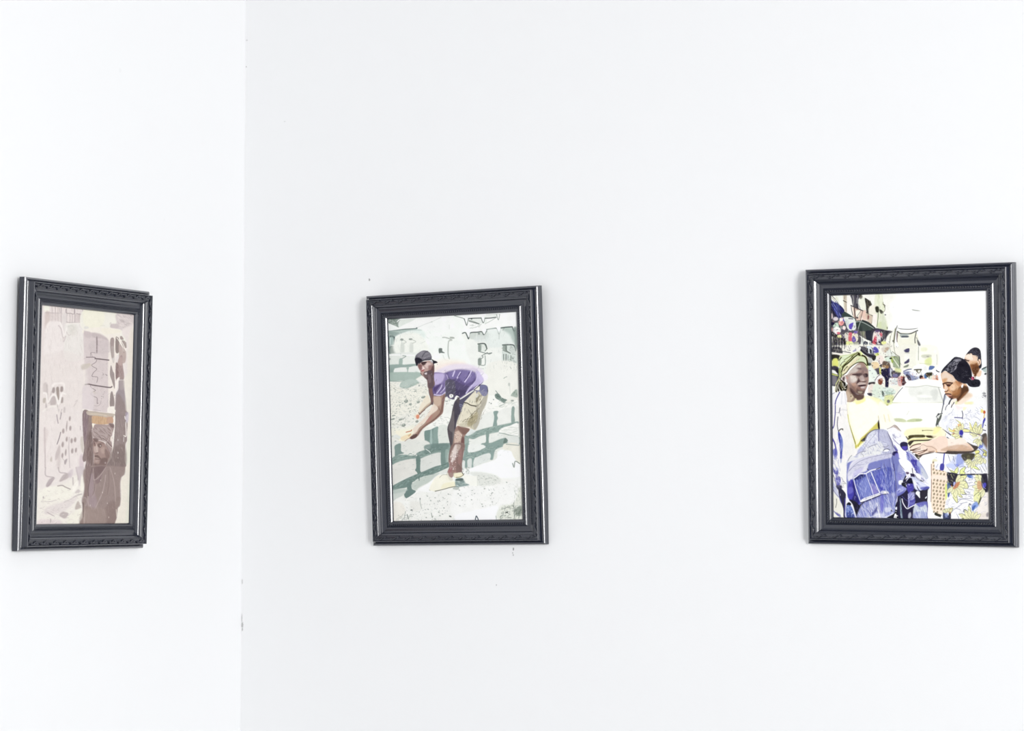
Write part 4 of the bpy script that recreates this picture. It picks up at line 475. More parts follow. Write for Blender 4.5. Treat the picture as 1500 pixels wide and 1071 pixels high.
    # sleeve right white strip + shoulder
    P('f3f2f6', '1140,470 1180,470 1290,390 1400,510 1480,600 1520,660 1500,720 1380,760 1380,830 1500,870 1560,900 1700,1010 1740,1300 1300,1300 1340,1071 1300,860 1220,700', .9)
    P('dcd2cc', '1190,440 1300,390 1400,505 1340,490 1290,440', .7, .9); L('8a7a74', 1.2, '1140,466 1220,435 1290,395 1400,505', .8); P('a8978c', '1260,420 1310,400 1380,490 1340,470', .8, .7)
    P('8e8fae', '1240,560 1280,580 1310,640 1290,640 1250,600', .8, .7); L('77749c', 1.6, '1250,640 1300,700 1370,760', .7); S('a9a4bc d4cfdc ffffff', '1180,520 1400,560 1380,740 1280,700', 40, 4, 1, 50, 60, .6)
    P('34324c', '1380,760 1400,720 1450,705 1500,715 1525,740 1530,830 1500,870 1450,860 1400,810', .5); P('5b50b4', '1410,800 1520,790 1500,860 1470,866', .9, .95); L('5a5878', 2, '1160,560 1230,700 1260,800 1330,870', .85); P('5c58a0', '1270,760 1340,860 1320,890 1290,860', .8, .8); L('8a88a0', 1.4, '1525,730 1535,860 1600,910 1680,980', .8)
    P('8f95cc', '1510,900 1600,940 1700,1050 1740,1200 1560,1250', 1.2, .9); S('4b489c e8eaf6 a4abd8 6a68b4', '1500,900 1600,940 1730,1100 1740,1240 1520,1240', 50, 9, 1.4, 62, 14, .7)
    P('7a7db8', '780,1050 1000,970 1071,1000 1180,940 1240,940 1260,1300 700,1300', 1.2, .8); L('3b3880', 3, '1070,965 1140,950 1200,930', .9); P('2c2850', '1240,910 1330,885 1340,930 1290,950 1275,1071 1245,1071', .6); P('6a66b8', '1290,930 1350,920 1360,1071 1290,1071', 1, .8); P('6f74c0', '790,1040 960,980 1020,980 1030,1071 800,1071', 1.2, .8); L('3f3c78', 2.4, '950,1005 1015,985 1030,1060', .8); P('9094cc', '1080,980 1180,960 1200,1071 1100,1071', 1.2, .8); L('4a4a58', 1.4, '1070,870 1110,840 1160,840 1190,860', .9); E('fbfaf8', 1130, 870, 50, 20, -5, .5); L('8a8a9c', 1.6, '1060,800 1120,800 1170,770', .8); L('b0b0c0', 2, '1150,540 1200,700 1230,900 1240,1071', .6, .6)
    # ---- denim jacket body ----
    t(0, Y(680))
    P('7d82bc', '390,60 440,-40 700,-110 1071,-180 1300,-150 1450,-60 1700,60 1800,200 1690,420 1500,520 1340,600 1310,760 1300,890 1000,1000 590,1000 560,800 430,660 395,540', .8)
    P('e2e0ea', '400,250 420,120 470,-30 620,-110 900,-150 800,-20 760,120 640,170 520,260 430,320', 1.4); L('a9a5b8', 1.2, '400,200 430,110 540,50', .8); P('c4bfe2', '520,120 620,60 700,60 640,160 520,240', 1.6, .8)
    P('4c48a8', '430,330 490,290 560,460 600,620 640,720 580,770 540,760 430,650 400,540 410,420', 1); P('302c60', '500,300 540,420 600,560 620,700 560,760 480,680 520,560 500,420', 1.4, .8); P('2d2b38', '430,660 560,700 620,760 720,700 640,800 590,940 570,980 500,760', .7); P('7f7cc8', '420,440 500,440 500,520 420,560', 1.4, .6)
    P('4f59b0', '440,740 560,980 600,1000 520,1000', .8, .2)
    # breast pocket
    P('5a61aa', '520,280 640,190 760,180 1020,90 1240,90 1300,500 1000,540 650,710', .7); P('33366a', '530,270 640,200 700,190 720,240 560,300', .9, .9); P('8d98d2', '600,420 700,260 760,260 860,540 700,620', 1.6, .7); P('9a90cc', '820,400 900,380 980,520 880,560', 1.6, .8); P('5a60b8', '920,240 1060,140 1100,460 1000,440', 1.8, .8)
    S('aeb8e4 dfe3f4 4650a4 7480cc', '540,290 760,200 1240,110 1290,490 1000,520 660,690', 190, 7, 1, 78, 22, .6)
    L('f6f4f6', 2.6, '515,268 600,205 640,180 750,178', .9); L('2c2a50', 1.6, '530,285 640,215 700,205', .8); L('f4f2f2', 2.6, '760,165 850,115 1000,80', .9); L('e9e8ee', 1.8, '520,290 560,450 645,700', .95); L('e3e3f0', 2, '750,180 800,330 850,460 880,570', .85); L('f1f0f6', 2.4, '840,150 900,290 960,440 1000,530', .9); L('2d2c55', 2, '940,95 1010,70', .8); L('2f2d4c', 1.8, '770,90 790,110', .7)
    P('f0efee', '645,690 700,640 900,570 1071,510 1150,520 1170,550 1071,560 900,620 720,690 660,715', .5); L('8f8db0', 1, '700,660 900,590 1071,530', .7); L('302e40', 2.2, '650,722 760,690 880,640 1050,570 1120,560', .85, .4); E('8a88a4', 1015, 545, 16, 12, 0, .5, .7)
    P('a2a6ce', '600,900 720,740 960,650 1300,540 1300,850 1200,940 1000,1000 600,1000', 2, .7); S('f3f2f0 dfe3f2 5f68b8 e6e6e0 7a84c8', '600,960 700,760 950,660 1290,560 1300,850 1180,940 1000,1000', 210, 12, 1.3, 72, 18, .6, .4); L('f4f3f0', 2.6, '950,730 980,860 1010,990', .8, .5); P('3d3d78', '860,930 960,780 940,880 880,950', .9, .7); L('ececea', 1.6, '640,1000 820,990 1000,930', .7); P('e9e9f0', '900,930 1060,900 1080,990 940,1000', 1.6, .7)
    # right half of jacket (tile K)
    t(1020, Y(680))
    S('e9ebf4 6670c0 aab4de 4f54a8 8f9ad4', '0,0 280,0 300,500 300,760 270,880 0,980', 190, 14, 1.3, 80, 16, .6, .4); L('6a6a90', 1.6, '60,0 110,130', .8); L('4a4880', 2.2, '245,0 250,60 262,120', .9); L('6f6c9c', 1.6, '262,130 280,300 300,500 300,640', .8); L('cfd4ea', 2, '250,140 262,300', .7); P('4a4ab0', '0,420 40,440 60,560 20,580 0,560', 1.4, .6)
    P('5a58b4', '320,160 400,180 380,300 330,300', 1.6, .8); L('55546c', 2, '0,575 130,550', .8); P('f1f1ec', '10,500 130,500 140,545 20,555', 1, .7); P('6a68c0', '0,590 50,590 60,800 20,920 0,900', 1.6, .7); P('dfe1ec', '80,820 180,810 200,870 100,900', 1.4, .7); L('c8ccec', 2, '30,990 120,980 230,910', .8); L('e8eaf4', 1.4, '0,1005 110,990', .8)
    P('2a2932', '110,1010 240,930 270,860 280,760 330,700 340,1010', .6); E('e6e8f6', 296, 825, 22, 30, 20, .4); E('f0f0f4', 285, 885, 9, 9); E('edeef6', 222, 860, 12, 10); P('fafafc', '245,1010 260,940 285,920 300,955 340,950 330,970 300,975 295,1010 275,1010 278,965 262,1005', .35); E('e8e8f2', 225, 900, 7, 7); E('2c2b40', 205, 870, 14, 20, 0, .5, .7)
    P('e9eaf2', '340,0 400,60 440,130 430,300 330,350 310,200', 1.4, .3)
    P('f6f5fa', '340,-90 500,-80 640,60 650,180 560,230 480,210 460,160 390,50', .8); L('8b889c', 1.5, '370,20 440,100', .8); P('5d4c68', '470,150 520,150 530,185 490,190', .7); P('4d48a0', '560,-70 690,-70 740,60 700,130 640,90', 1); P('36304a', '550,180 620,180 640,230 600,245 560,225', .6); L('3f3c48', 2, '590,80 600,160', .7)
    P('a9b0da', '680,-60 730,-60 830,120 890,250 800,290 720,200 680,120', 1); P('6c6cc0', '660,30 720,60 740,160 700,150', 1.2, .8); P('d2d6d8', '760,60 840,160 890,260 800,260 760,160', 1.4, .8); L('8e90a8', 1.5, '740,0 820,100 895,240', .7); L('4c4a88', 2, '640,100 700,170 760,210', .8)
    P('f4f3f4', '640,170 760,200 880,330 910,430 760,400 660,280', .8); L('5c5a74', 1.8, '640,200 700,290 800,330', .8); P('4b4a50', '690,290 770,300 780,325 710,310', .5, .9); E('3a3a48', 800, 305, 14, 8); S('c8cae0 ffffff 9698b8', '640,160 880,300 900,400 700,330', 30, 6, 1.2, 40, 30, .6)
    P('312e44', '440,420 420,330 450,290 520,240 600,250 640,330 700,450 900,430 870,700 880,800 640,740 640,1010 340,1010 320,600 400,520', .6)
    P('f3f4fa', '340,310 400,300 440,340 400,380 340,380', .7); P('f6f3f8', '440,290 470,220 540,180 560,220 500,260', .7); L('2b2936', 3, '470,230 440,290 425,330', .9); P('2a2a33', '395,350 480,345 500,400 460,430 400,400', .5); E('f3f2f8', 485, 402, 13, 15); E('e8e6f0', 462, 372, 7, 6)
    P('969ad4', '300,480 380,420 470,440 480,480 420,540 330,590 300,560', .8); P('5f62b0', '320,540 420,510 440,530 330,595', 1, .7); S('e6e8f4 4d4c98', '300,480 400,420 470,450 420,530 320,570', 20, 7, 1, -35, 15, .7)
    P('232230', '490,300 540,270 590,290 600,350 540,370', .6); P('efeef8', '500,300 540,255 600,265 590,240 530,235 490,280 470,330', .5, .85); P('4d46a0', '490,380 600,370 620,450 600,500 510,520', .9); E('b9b8dc', 530, 385, 16, 12, 0, .7, .8)
    P('cfd3ea', '580,240 640,250 760,330 900,420 920,440 860,440 740,500 640,460 610,360', .7); P('6e70b8', '740,440 860,420 910,440 800,490', .9, .9); P('5558a0', '850,420 915,437 860,465 800,490 790,470', .8, .9); P('f5f5fb', '600,270 680,370 720,450 660,450 620,380', .8, .8); L('45446c', 2, '680,420 710,480 740,500', .9); P('e6e8f4', '620,280 740,340 850,410 780,410 680,350', 1, .7)
    P('f0f1f6', '650,545 690,500 745,540 735,635 690,590', .5); P('37343f', '745,500 870,500 870,640 850,700 760,740 740,640', .6); P('6360b4', '640,640 600,560 560,520 510,560 520,800 600,780 640,740', 1, .9); P('b0b2da', '530,560 620,520 630,640 550,660', 1.4, .8); L('dcdcf0', 1.6, '515,560 530,700 510,810', .9); S('e8e8f6 4a48a0 9294d0', '520,540 630,540 630,760 530,800', 30, 8, 1.4, -50, 18, .6)
    L('f4f4fa', 2.2, '400,650 420,730 490,830 560,800 630,765', .9); L('55538c', 1.6, '400,600 460,660 510,690', .8); P('8fa4b4', '360,620 380,700 400,900 410,1010 380,1010 365,880', .6, .85); S('dde6ea 4a5860', '365,640 385,700 405,1000 380,1000', 16, 5, .8, 80, 12, .7); P('c9cbd8', '520,930 560,900 570,960 550,1005 515,1000', .9, .85); L('7f7fa8', 2, '610,820 620,920 600,1010', .7)
    P('6f70b8', '660,740 860,700 880,820 780,810 720,800', 1); P('cdd4dc', '640,760 740,810 850,770 870,1010 620,1010', 1); P('8d94c8', '640,900 860,900 880,1010 620,1010', 1.4, .8); S('f2f4f6 7178c0 a9b4d0 e4e8ea', '650,770 860,780 870,1000 630,1000', 70, 10, 1.3, 82, 12, .6); L('5d5c94', 2, '870,700 878,850 875,1010', .8, .4); P('f2f4fa', '830,630 860,600 865,620 840,645', .4)
    # ---- white gap, bag ----
    t(1020, Y(592))
    P('fbfaf5', '750,960 860,920 1071,900 1150,1071 1100,1400 930,1560 900,1300 720,1071', 1)
    t(1020, Y(680))
    P('fdfcf8', '750,-80 940,-80 940,760 980,900 1120,980 1100,1010 890,1010 885,800 880,500 930,430 890,240', .7)
    P('f6e4cf', '950,0 1100,-80 1245,110 1245,560 1180,900 1160,960 1040,920 960,840 940,700 945,400', .7); L('8a6c60', 1.6, '945,0 948,400 940,700', .8); P('fbe9dc', '960,210 1240,210 1240,300 960,290', 1.4, .7)
    for r in range(15):
        for q in range(5):
            x = 985+q*62+(r % 2)*14-4*(r > 9)*(r-9)*(-.5); y = -35+r*66+q*9
            if 200 < y < 290 or y > 900: continue
            E('a59478' if (q+r) % 3 else '8f8068', x, y, 17, 24, 18, .45, .9)
            E('d8b8a0', x+30, y+30, 6, 7, 0, .4, .6)
    P('3d3d36', '1020,900 1060,920 1160,960 1170,1010 1110,990 1010,950', .6); P('ffffff', '1000,960 1120,1000 1140,1010 1000,1010', .7)
    # ---- right woman: skirt & blouse ----
    t(2040, Y(592))
    P('f7f7f8', '130,0 330,-80 560,0 960,0 960,400 860,600 960,860 960,1320 220,1260 0,1150 0,900 200,900 200,600 100,430 60,360 120,160', .8)
    P('eeeff4', '100,300 200,200 330,400 360,600 220,560 120,440', 2, .7)
    L('3d4048', 2, '155,0 135,80 120,160', .8, .4); L('55525c', 1.8, '240,0 200,60 190,110', .7); L('4b3a3c', 2, '330,-20 300,60', .9); P('f3e2e0', '380,-40 560,-20 520,60 420,120', 2.4, .7); P('f0efc4', '540,0 620,0 560,100 520,120', 1.2, .9)
    P('5b6058', '25,310 60,240 120,190 110,260 75,330 25,400', .6); L('3a3d40', 2, '20,240 60,195 130,175', .9); P('efefe9', '30,230 90,200 60,270', .6, .9); P('4a4f4c', '30,430 110,435 90,450 30,445', .5)
    lines = '500,300 560,260 640,290|560,200 620,170 660,110|700,240 780,250 830,300|740,110 820,140|560,460 640,440 760,460|620,630 690,680 780,640|540,380 580,360 610,400|700,540 760,600|270,300 340,290|240,200 300,160 340,90|220,450 260,540 340,600|520,620 620,670|830,30 890,80|760,60 800,110|880,460 910,500|560,700 640,740 740,770'
    for q in lines.split('|'): L('8e90a4', .8, q, .75, .25)
    S('c9cbd6 a4a6b6', '520,120 860,100 860,560 540,560', 60, 6, .6, 20, 60, .6, .2); S('c9cbd6 a4a6b6', '130,120 480,200 480,640 260,600', 50, 6, .6, 120, 50, .5, .2)
    # flowers on the blouse
    for q in ['640,340 680,420 700,520 650,480', '680,500 720,400 760,330 780,400 740,520', '760,520 790,430 860,380 850,460 800,540', '520,470 600,470 680,520 600,530 530,520', '690,600 760,560 830,570 780,620 700,640', '770,740 780,650 850,600 840,700 810,750', '250,440 300,480 420,520 330,530 260,500', '380,290 440,340 490,420 470,340', '300,560 400,560 480,600 400,640 320,590', '400,620 480,600 500,640 440,660']:
        P('f2eda0', q, .6, .9); L('8d8a52', .9, q, .8, .25)
    P('e9b45c', '420,370 500,400 500,470 440,490 340,510 330,480 420,430', .9, .75); P('b0643c', '330,540 440,560 430,590 340,570', .7, .8); E('e8a868', 470, 410, 40, 20, 20, .8, .7); P('3f3c8c', '435,500 505,470 510,610 470,610 430,560', .5); L('b4b2f0', 1.6, '460,520 455,560 490,575', .9); L('d9862c', 1.8, '830,600 810,560 850,500', .7); P('3a3a5c', '480,575 512,570 512,620 460,620', .6, .8)
    L('3f3f50', 1.8, '500,130 515,200 505,270', .85); L('46447c', 2, '360,250 440,255 510,260', .85); L('3c3a46', 2, '140,470 210,520 290,580', .8); L('3f3d46', 2, '220,620 280,660 340,670 480,655', .85); L('5b5aa0', 1.8, '640,520 730,545 860,585', .85); L('5c5a72', 1.6, '500,440 600,470', .6)
    P('c4603c', '890,130 930,125 940,165 905,180', .6); P('f0e08c', '860,90 900,120 890,160 850,150', .7); L('d6a83c', 2, '920,190 905,260', .8); P('4848a8', '890,320 930,250 935,330 900,420 875,480', .6); P('f7f7fa', '920,330 960,310 960,580 870,590 860,540 890,450', .7); L('3f3d4c', 2, '905,360 940,400', .8); L('3a384c', 2, '880,480 940,495', .8); P('f4f6f8', '900,370 950,340 940,390', .5)
    P('5a5451', '860,590 960,560 960,860 930,800 850,720', .8); P('8d7468', '900,680 960,600 960,860', 1.5, .7)
    # sleeve shadow, forearm
    P('f3f3f5', '520,560 860,590 840,720 800,790 700,760 580,700 510,640', .8, .6)
    P('4e4644', '590,712 700,765 810,800 740,880 640,920 400,940 20,910 20,880 160,850 400,860 700,860', .5)
    P('f7e9dc', '-180,740 0,620 60,590 180,640 520,640 590,712 700,820 690,860 360,866 150,856 20,885 -150,870', .7); P('e3c0a4', '380,860 500,760 620,740 700,830 690,860 500,866', 1.6, .8); P('cfae94', '20,850 200,830 420,846 690,850 690,862 400,868 160,860 20,890', .9, .8); E('fbf6f2', 560, 780, 60, 30, 20, 1.6, .7); P('fbf1cc', '-20,440 120,440 200,560 60,660 -60,600', 1.6, .8); P('f6f1a8', '0,430 110,445 30,540 -40,560', 1.4, .7); L('b9a878', 1.4, '200,550 180,620 170,680', .6)
    # skirt peplum below arm
    P('c9d0ea', '400,940 640,930 780,870 830,790 860,700 985,880 985,1180 240,1180 300,1060', 1.2, .7); P('6b78c8', '790,780 860,720 890,800 820,830', .8, .9); P('9ca8de', '410,950 480,950 540,1100 400,1120', .8, .9); P('f4f4f6', '560,1040 985,1000 985,1240 600,1230', 2, .8); L('4a48a0', 2.6, '170,930 160,1000 150,1110', .9); L('6a6c80', 1.2, '240,950 280,1071', .7); L('6a6c80', 1.2, '330,970 360,1071', .7)
    P('4b463c', '490,945 680,920 740,940 700,1000 660,1071 540,1060', .8, .9)
    for q in ['590,970 640,950 660,1060 620,1065', '720,960 800,920 850,1000 760,1000', '740,1010 830,1000 850,1060 760,1071', '740,880 800,860 830,900 760,930', '890,930 940,900 960,970 900,960', '880,840 950,880 960,920 900,870']:
        P('eeea90', q, .5, .95); L('4a4838', 1, q, .8, .25)
    E('3f3d40', 630, 1010, 8, 24, 10, .4); L('3c3c58', 1.4, '820,830 900,900 860,1000', .7); L('4a4a60', 1.2, '940,900 930,1000', .7)
    # hand
    t(1020, Y(592))
    P('f3dccb', '545,800 600,760 720,730 860,700 1000,660 1120,600 1240,640 1240,880 1060,900 920,900 800,930 700,960 620,900 550,860', .6)
    P('e8cdb9', '860,780 1000,790 1040,880 880,890', 1.4, .7); L('5a4237', 2.2, '550,815 600,775 680,750 745,742', .9); L('4e3a30', 2.6, '555,865 620,850 740,800', .9); L('54403a', 2, '740,840 640,870 560,862', .7); L('6a4c40', 2.4, '600,905 700,885 860,860', .9); L('6a4e40', 2, '870,840 810,890 700,930', .8); P('4a3a36', '700,960 800,930 920,900 1000,905 800,950 740,1000 690,990', .6, .9); P('f7e6d8', '560,830 640,790 780,800 640,830', .8, .9); P('faeee2', '620,880 740,850 800,860 680,890', .8, .8); L('a88474', 1.4, '870,790 960,800 1040,850', .6, .5); L('8a6a5c', 1.4, '760,770 800,760 860,790', .5, .5); L('6e5240', 1.6, '900,890 1000,880', .7)
    P('4b453e', '640,930 700,950 720,1010 700,1030 650,970', .6); E('8f8a78', 715, 985, 12, 14, 0, .4); L('8c8470', 1.6, '690,980 720,1010 715,1060', .7); E('f5f0dc', 700, 1000, 7, 9); L('d6b48c', 1.6, '1040,850 1045,900', .8); E('d9a04c', 1047, 890, 7, 12, 0, .4, .8); E('7c7864', 1038, 1000, 7, 7, 0, .5, .7); P('e3ddb0', '960,1071 1000,1020 1050,1040 1060,1071', 1, .7)
    # ---- bottom right: skirt (tile M) ----
    t(2040, Y(680))
    P('f5f4f4', '170,60 985,60 985,170 940,520 985,700 980,1025 150,1025 180,860 200,600 230,400 230,180', .7)
    P('f2f1f5', '0,0 150,0 90,100 0,90', .8); P('4f4ca0', '100,0 165,0 155,110 90,105', .6); L('66667c', 1, '50,0 20,60', .6); P('c6cff0', '210,0 450,0 540,10 480,60 400,50 360,110 300,80 240,60', 1, .9); P('8c98dc', '380,0 440,0 430,40 400,40', .7)
    for q in ['270,110 330,130 400,180 300,160', '350,170 370,110 420,60 430,140 390,185', '460,180 470,110 560,50 540,130 490,190', '640,40 700,20 790,90 730,80', '700,10 760,40 830,110 760,90', '520,140 560,160 540,190 500,190']:
        P('e9f0a0', q, .5, .95); L('6a6c50', 1, q, .8, .25)
    for q in '220,50 280,120 350,180|360,0 400,50 470,0|450,60 540,40 570,60|560,90 620,30|660,0 665,180|700,100 760,160|830,50 880,160|860,20 930,130|930,0 960,100|590,150 640,120'.split('|'): L('70708a', 1, q, .75, .25)
    P('38353c', '225,155 300,170 480,190 660,180 960,185 960,200 700,205 500,215 400,240 380,330 330,420 260,380 230,280', .6); P('e6ecb0', '560,200 600,210 540,280 400,300 430,240', .7); S('8d9450 e0e6a0 23222a', '240,180 400,200 340,330 250,340', 26, 6, 1.2, 60, 30, .8)
    P('3f4f9c', '230,350 280,380 270,560 240,620 225,500', .7); P('6f86b8', '240,400 290,420 270,520 245,500', .8, .8); P('dfe888', '185,400 220,380 225,600 190,660', .8, .9); L('7e9a5c', 1.6, '240,340 260,420 245,560', .7); P('4b468a', '345,330 385,340 380,430 350,410', .7); P('b9c0ec', '345,340 365,340 370,410 352,400', .5); P('3a58a8', '590,205 690,210 680,260 620,250', .8, .85); P('9fb0e4', '660,220 710,230 690,280', .8, .8)
    for q in ['400,260 480,220 580,215 540,290 430,310', '430,470 480,470 580,560 500,560', '380,480 430,520 510,620 440,600', '320,500 390,560 420,690 400,720 330,620', '470,330 560,310 620,430 560,460 480,420', '740,190 800,210 850,290 780,270', '860,200 900,250 920,300 880,270', '930,200 950,270 930,290', '740,330 850,300 850,330 780,350', '740,440 800,450 880,500 800,540 720,600', '720,600 780,540 860,520 800,680 760,700 720,690', '800,590 860,530 850,640 810,760 780,700', '620,780 660,830 680,960 640,920 610,850', '530,850 600,880 660,980 600,960', '440,940 520,930 620,1020 500,1010', '700,900 720,930 690,960', '245,850 300,820 330,830 290,920 250,920']:
        P('eaeaac', q, .6, .9); L('5a5a48', 1, q, .75, .25)
    P('d08458', '400,380 450,345 480,350 440,400 400,410', .7, .9); P('cf7850', '335,440 370,450 350,490 335,480', .7, .9); L('e08a3c', 2, '300,400 340,460', .6); L('d66a3c', 1.8, '380,430 420,440', .8); P('c8703c', '790,310 850,315 850,350 800,350', .7, .9); P('e0906c', '790,430 860,420 860,460 800,455', .7, .9); P('c98a34', '780,490 880,480 890,520 820,510', .8, .8); P('35323c', '870,200 960,200 985,520 930,520 870,440 840,360 860,290', .7); P('4c479c', '865,360 900,340 945,440 920,465 880,430', .6); L('c9c8ff', 1.6, '880,360 895,420 935,455', .9); P('e9a84c', '260,850 300,830 290,900 265,900', .8, .8); P('8c3c2c', '262,860 285,860 285,940 262,940', .6, .8)
    P('3b3a48', '255,930 290,930 290,1025 250,1025', .6); P('3f4460', '150,870 180,880 210,940 250,960 250,1025 150,1020', .8); P('8f9cd0', '180,900 240,930 220,990 180,980', 1, .8); P('8fa6dc', '680,780 760,700 810,770 740,840 700,880', 1); P('3a56a0', '690,800 760,770 700,870', .8, .8); P('4a4c34', '860,540 890,540 850,680 800,760 810,700 840,620', .5, .85)
    for q in '500,570 600,570 700,580|420,720 480,660 580,660 700,700|460,740 600,710|380,830 440,790 500,740|300,900 380,830 480,860|430,660 560,640 700,650|610,420 690,400 760,420|560,280 600,350 700,340|620,300 690,290|590,460 700,480|570,500 650,540|520,480 560,560|300,800 340,795|620,600 680,620|650,740 690,770|400,930 440,1010|540,900 540,850'.split('|'): L('82829c', 1, q, .8, .25)
    L('3b3b48', 1.8, '630,770 640,740 660,760', .8); L('3f3f48', 1.6, '530,890 540,850 580,860', .8)
    P('f2ebe4', '940,540 985,520 985,1025 640,1025 720,940 800,800 860,680 900,580', .9); P('e6dcd0', '800,960 930,900 960,980 840,1000', 2.5, .7); P('5c5560', '955,930 985,900 985,980 960,980', 1.4, .6)
    # ---- back man right & faces ----
    t(2040, Y(508))
    P('f7f6f6', '560,500 760,540 860,400 980,560 960,1071 400,1100 560,860', 1); P('f2f2f0', '600,740 720,900 860,880 960,700 960,1071 520,1071', 1.6, .8)
    P('e8ccb4', '550,200 600,120 720,120 820,200 860,280 850,380 800,500 740,560 680,450 640,330 560,260', .6); P('8a5c3c', '650,320 780,290 830,360 800,480 740,560 690,460', 1); P('5a3c2c', '700,400 800,360 800,470 740,560 690,450', 1.2, .8); P('f5e6d6', '560,190 620,140 680,150 700,250 620,230', 1, .9); L('3d2c2c', 2.6, '550,235 590,255 625,262', .9); P('e0b894', '620,280 760,260 780,300 660,330', 1.2, .8); P('6c4632', '690,340 780,340 720,420', 1, .7)
    P('3a3840', '575,155 620,90 680,35 750,12 820,40 850,110 860,250 865,370 830,410 810,370 850,300 830,230 790,270 790,170 700,155 680,125 620,130', .5); S('1f1e26 5c5a66 2d2c36', '600,130 700,40 800,40 840,130 820,200 700,140', 70, 4, .9, 30, 60, .7); E('f0d4bc', 822, 290, 30, 58, 5, .5); L('7c5440', 1.6, '810,260 825,290 812,330', .8); P('e9c6a8', '800,480 860,440 850,540 790,560 770,520', .8, .9); S('ffffff d6b8a0', '680,440 740,540 720,560', 8, 2.5, 1, 60, 30, .8)
    P('3b4446', '870,410 950,370 950,395 880,430', .5); P('8fa8a4', '880,420 950,400 950,480 900,460', .9, .6); P('333a3c', '920,500 955,490 950,520 920,520', .5)
    S('3b3b44', '890,840 950,860 950,940 890,950', 26, 2, 1, 45, 80, .9, .2); S('c9cacc', '860,820 950,830 960,1000 860,960', 20, 3, .8, 45, 80, .6)
    # right woman face and hair
    P('f3e2cf', '600,860 700,920 500,1071 380,1071 420,1000', 1.6); P('dfc6ac', '500,960 600,860 680,920 560,960', 2, .7)
    P('d9ae8a', '110,500 190,460 300,520 420,640 500,680 580,700 620,820 560,880 470,990 400,1030 380,990 270,960 180,860 190,800 150,780 140,690 115,590', .7)
    P('ead7c6', '120,520 190,465 300,540 380,620 330,660 200,640 130,600', 1.2, .9); P('c98f5c', '150,600 230,590 200,640 150,650', 1.6, .7); P('7a543c', '440,760 540,720 620,800 600,860 500,960 410,1030 400,960 350,960 300,900 400,860', 1.2, .95); P('4f382c', '500,760 600,740 620,820 540,860 450,980 400,1030 390,980 470,900', 1, .8); P('a8744c', '330,830 470,790 430,900 320,900', 2, .8); P('f0cfae', '270,720 350,700 370,790 290,820', 1.6, .8); P('eed2ba', '170,760 200,700 235,780 220,820 190,820', .8, .9)
    L('3f2a28', 3, '145,695 180,680 240,672 320,680', .9); P('4a2f2e', '190,690 230,700 280,700 250,745 210,715', .7); L('4b302c', 2.2, '215,712 250,742 300,700', .9); L('5a3c34', 2.4, '150,700 160,740', .8); L('6a4434', 2.2, '180,835 210,838 240,810', .85); L('c98c5c', 2, '240,740 260,810 290,850', .6, .7); L('402a28', 3, '190,885 240,882 290,890', .9); P('c99482', '200,895 290,900 310,940 260,940 220,915', .8); P('6a4438', '250,930 320,920 340,960 280,975', .8, .85); P('4a2e28', '270,955 340,960 380,985 300,985', .7, .7); L('8a6048', 2, '300,820 360,840 400,780', .4, 1); E('8c4c34', 160, 760, 8, 16, 0, .6, .6); P('b98058', '380,640 460,660 490,720 440,740 390,690', 1.4, .7)
    P('2f2e37', '115,460 170,380 260,290 340,210 390,190 520,225 600,290 650,370 680,470 690,560 740,600 820,620 845,680 820,740 740,755 650,745 600,700 590,690 480,680 380,610 330,540 250,490 200,450 150,460 120,495', .5)
    S('a6a4ae cfcdd4 6b6a76 15151c', '200,420 260,320 350,250 440,250 430,330 380,430 300,500 220,440', 130, 5, .9, -50, 22, .75); S('5d5c68 1a1a22', '120,480 200,360 380,200 520,240 400,280 220,340 160,440', 50, 7, .8, -48, 14, .7); S('50505c 17171e 8a8a94', '400,440 560,420 640,560 500,600 400,540', 50, 5, .8, 10, 60, .6); S('45434e 15141a', '620,640 820,640 820,730 680,740', 40, 4, .8, 20, 50, .7); P('1e1d24', '430,300 560,280 650,420 660,620 560,640 430,560', 3, .45); P('c2c0c8', '340,250 460,225 480,260 400,280', 1.4, .6)
    P('d0607c', '675,570 720,560 730,600 690,620', .5); E('201e24', 712, 580, 10, 16); L('f6ecee', 2, '640,590 680,620', .4); P('b4b8a4', '730,560 760,570 760,600 735,590', .5, .8); E('e3bfa4', 500, 710, 30, 34, 0, .7, .9); P('fbfbfb', '485,735 515,700 525,710 510,765 488,760', .4); P('a06c50', '430,650 480,660 490,700 440,690', 1, .7)
    # strap and collar of blouse
    L('3f4258', 3, '180,900 160,1000 155,1071', .8, .5); P('ededee', '200,930 270,960 300,990 260,1071 190,1071', .8); L('33333a', 3, '310,970 280,1010 255,1071', .9); P('f2eae0', '310,990 390,970 400,1020 340,1071 290,1071', .8); P('dadd9c', '380,1020 420,1020 400,1071 370,1071', 1, .7); L('3f3c38', 2, '350,1040 335,1071', .8); P('8d94a4', '165,940 200,900 200,960 170,1010', .9, .7); P('efe9a0', '560,1040 700,1030 690,1071 560,1071', 1.6, .7)
    # ---- left woman: head ----
    t(0, Y(508))
    P('9c8574', '370,1020 375,830 400,700 450,780 560,900 700,870 690,960 620,1000 560,1000 480,1030 400,1030', .8); P('c9b49e', '385,820 440,860 480,1000 400,1010', 1.6, .9); P('d6c6aa', '460,900 510,880 520,930 470,990', .9, .9); P('5a4642', '460,800 560,890 700,900 690,970 590,990 540,960 480,880', 1, .85); E('4f4430', 468, 925, 10, 18, 20, .5, .7); P('a8755c', '350,880 375,870 390,1010 375,1010', .7, .8); P('f7f1b8', '540,980 560,960 570,1020 500,1050', 1, .8)
    P('a58a80', '290,560 330,540 400,520 500,400 620,300 720,300 780,400 795,560 795,640 770,740 730,830 700,900 640,900 560,870 480,820 420,740 390,660 340,680 300,640', .6)
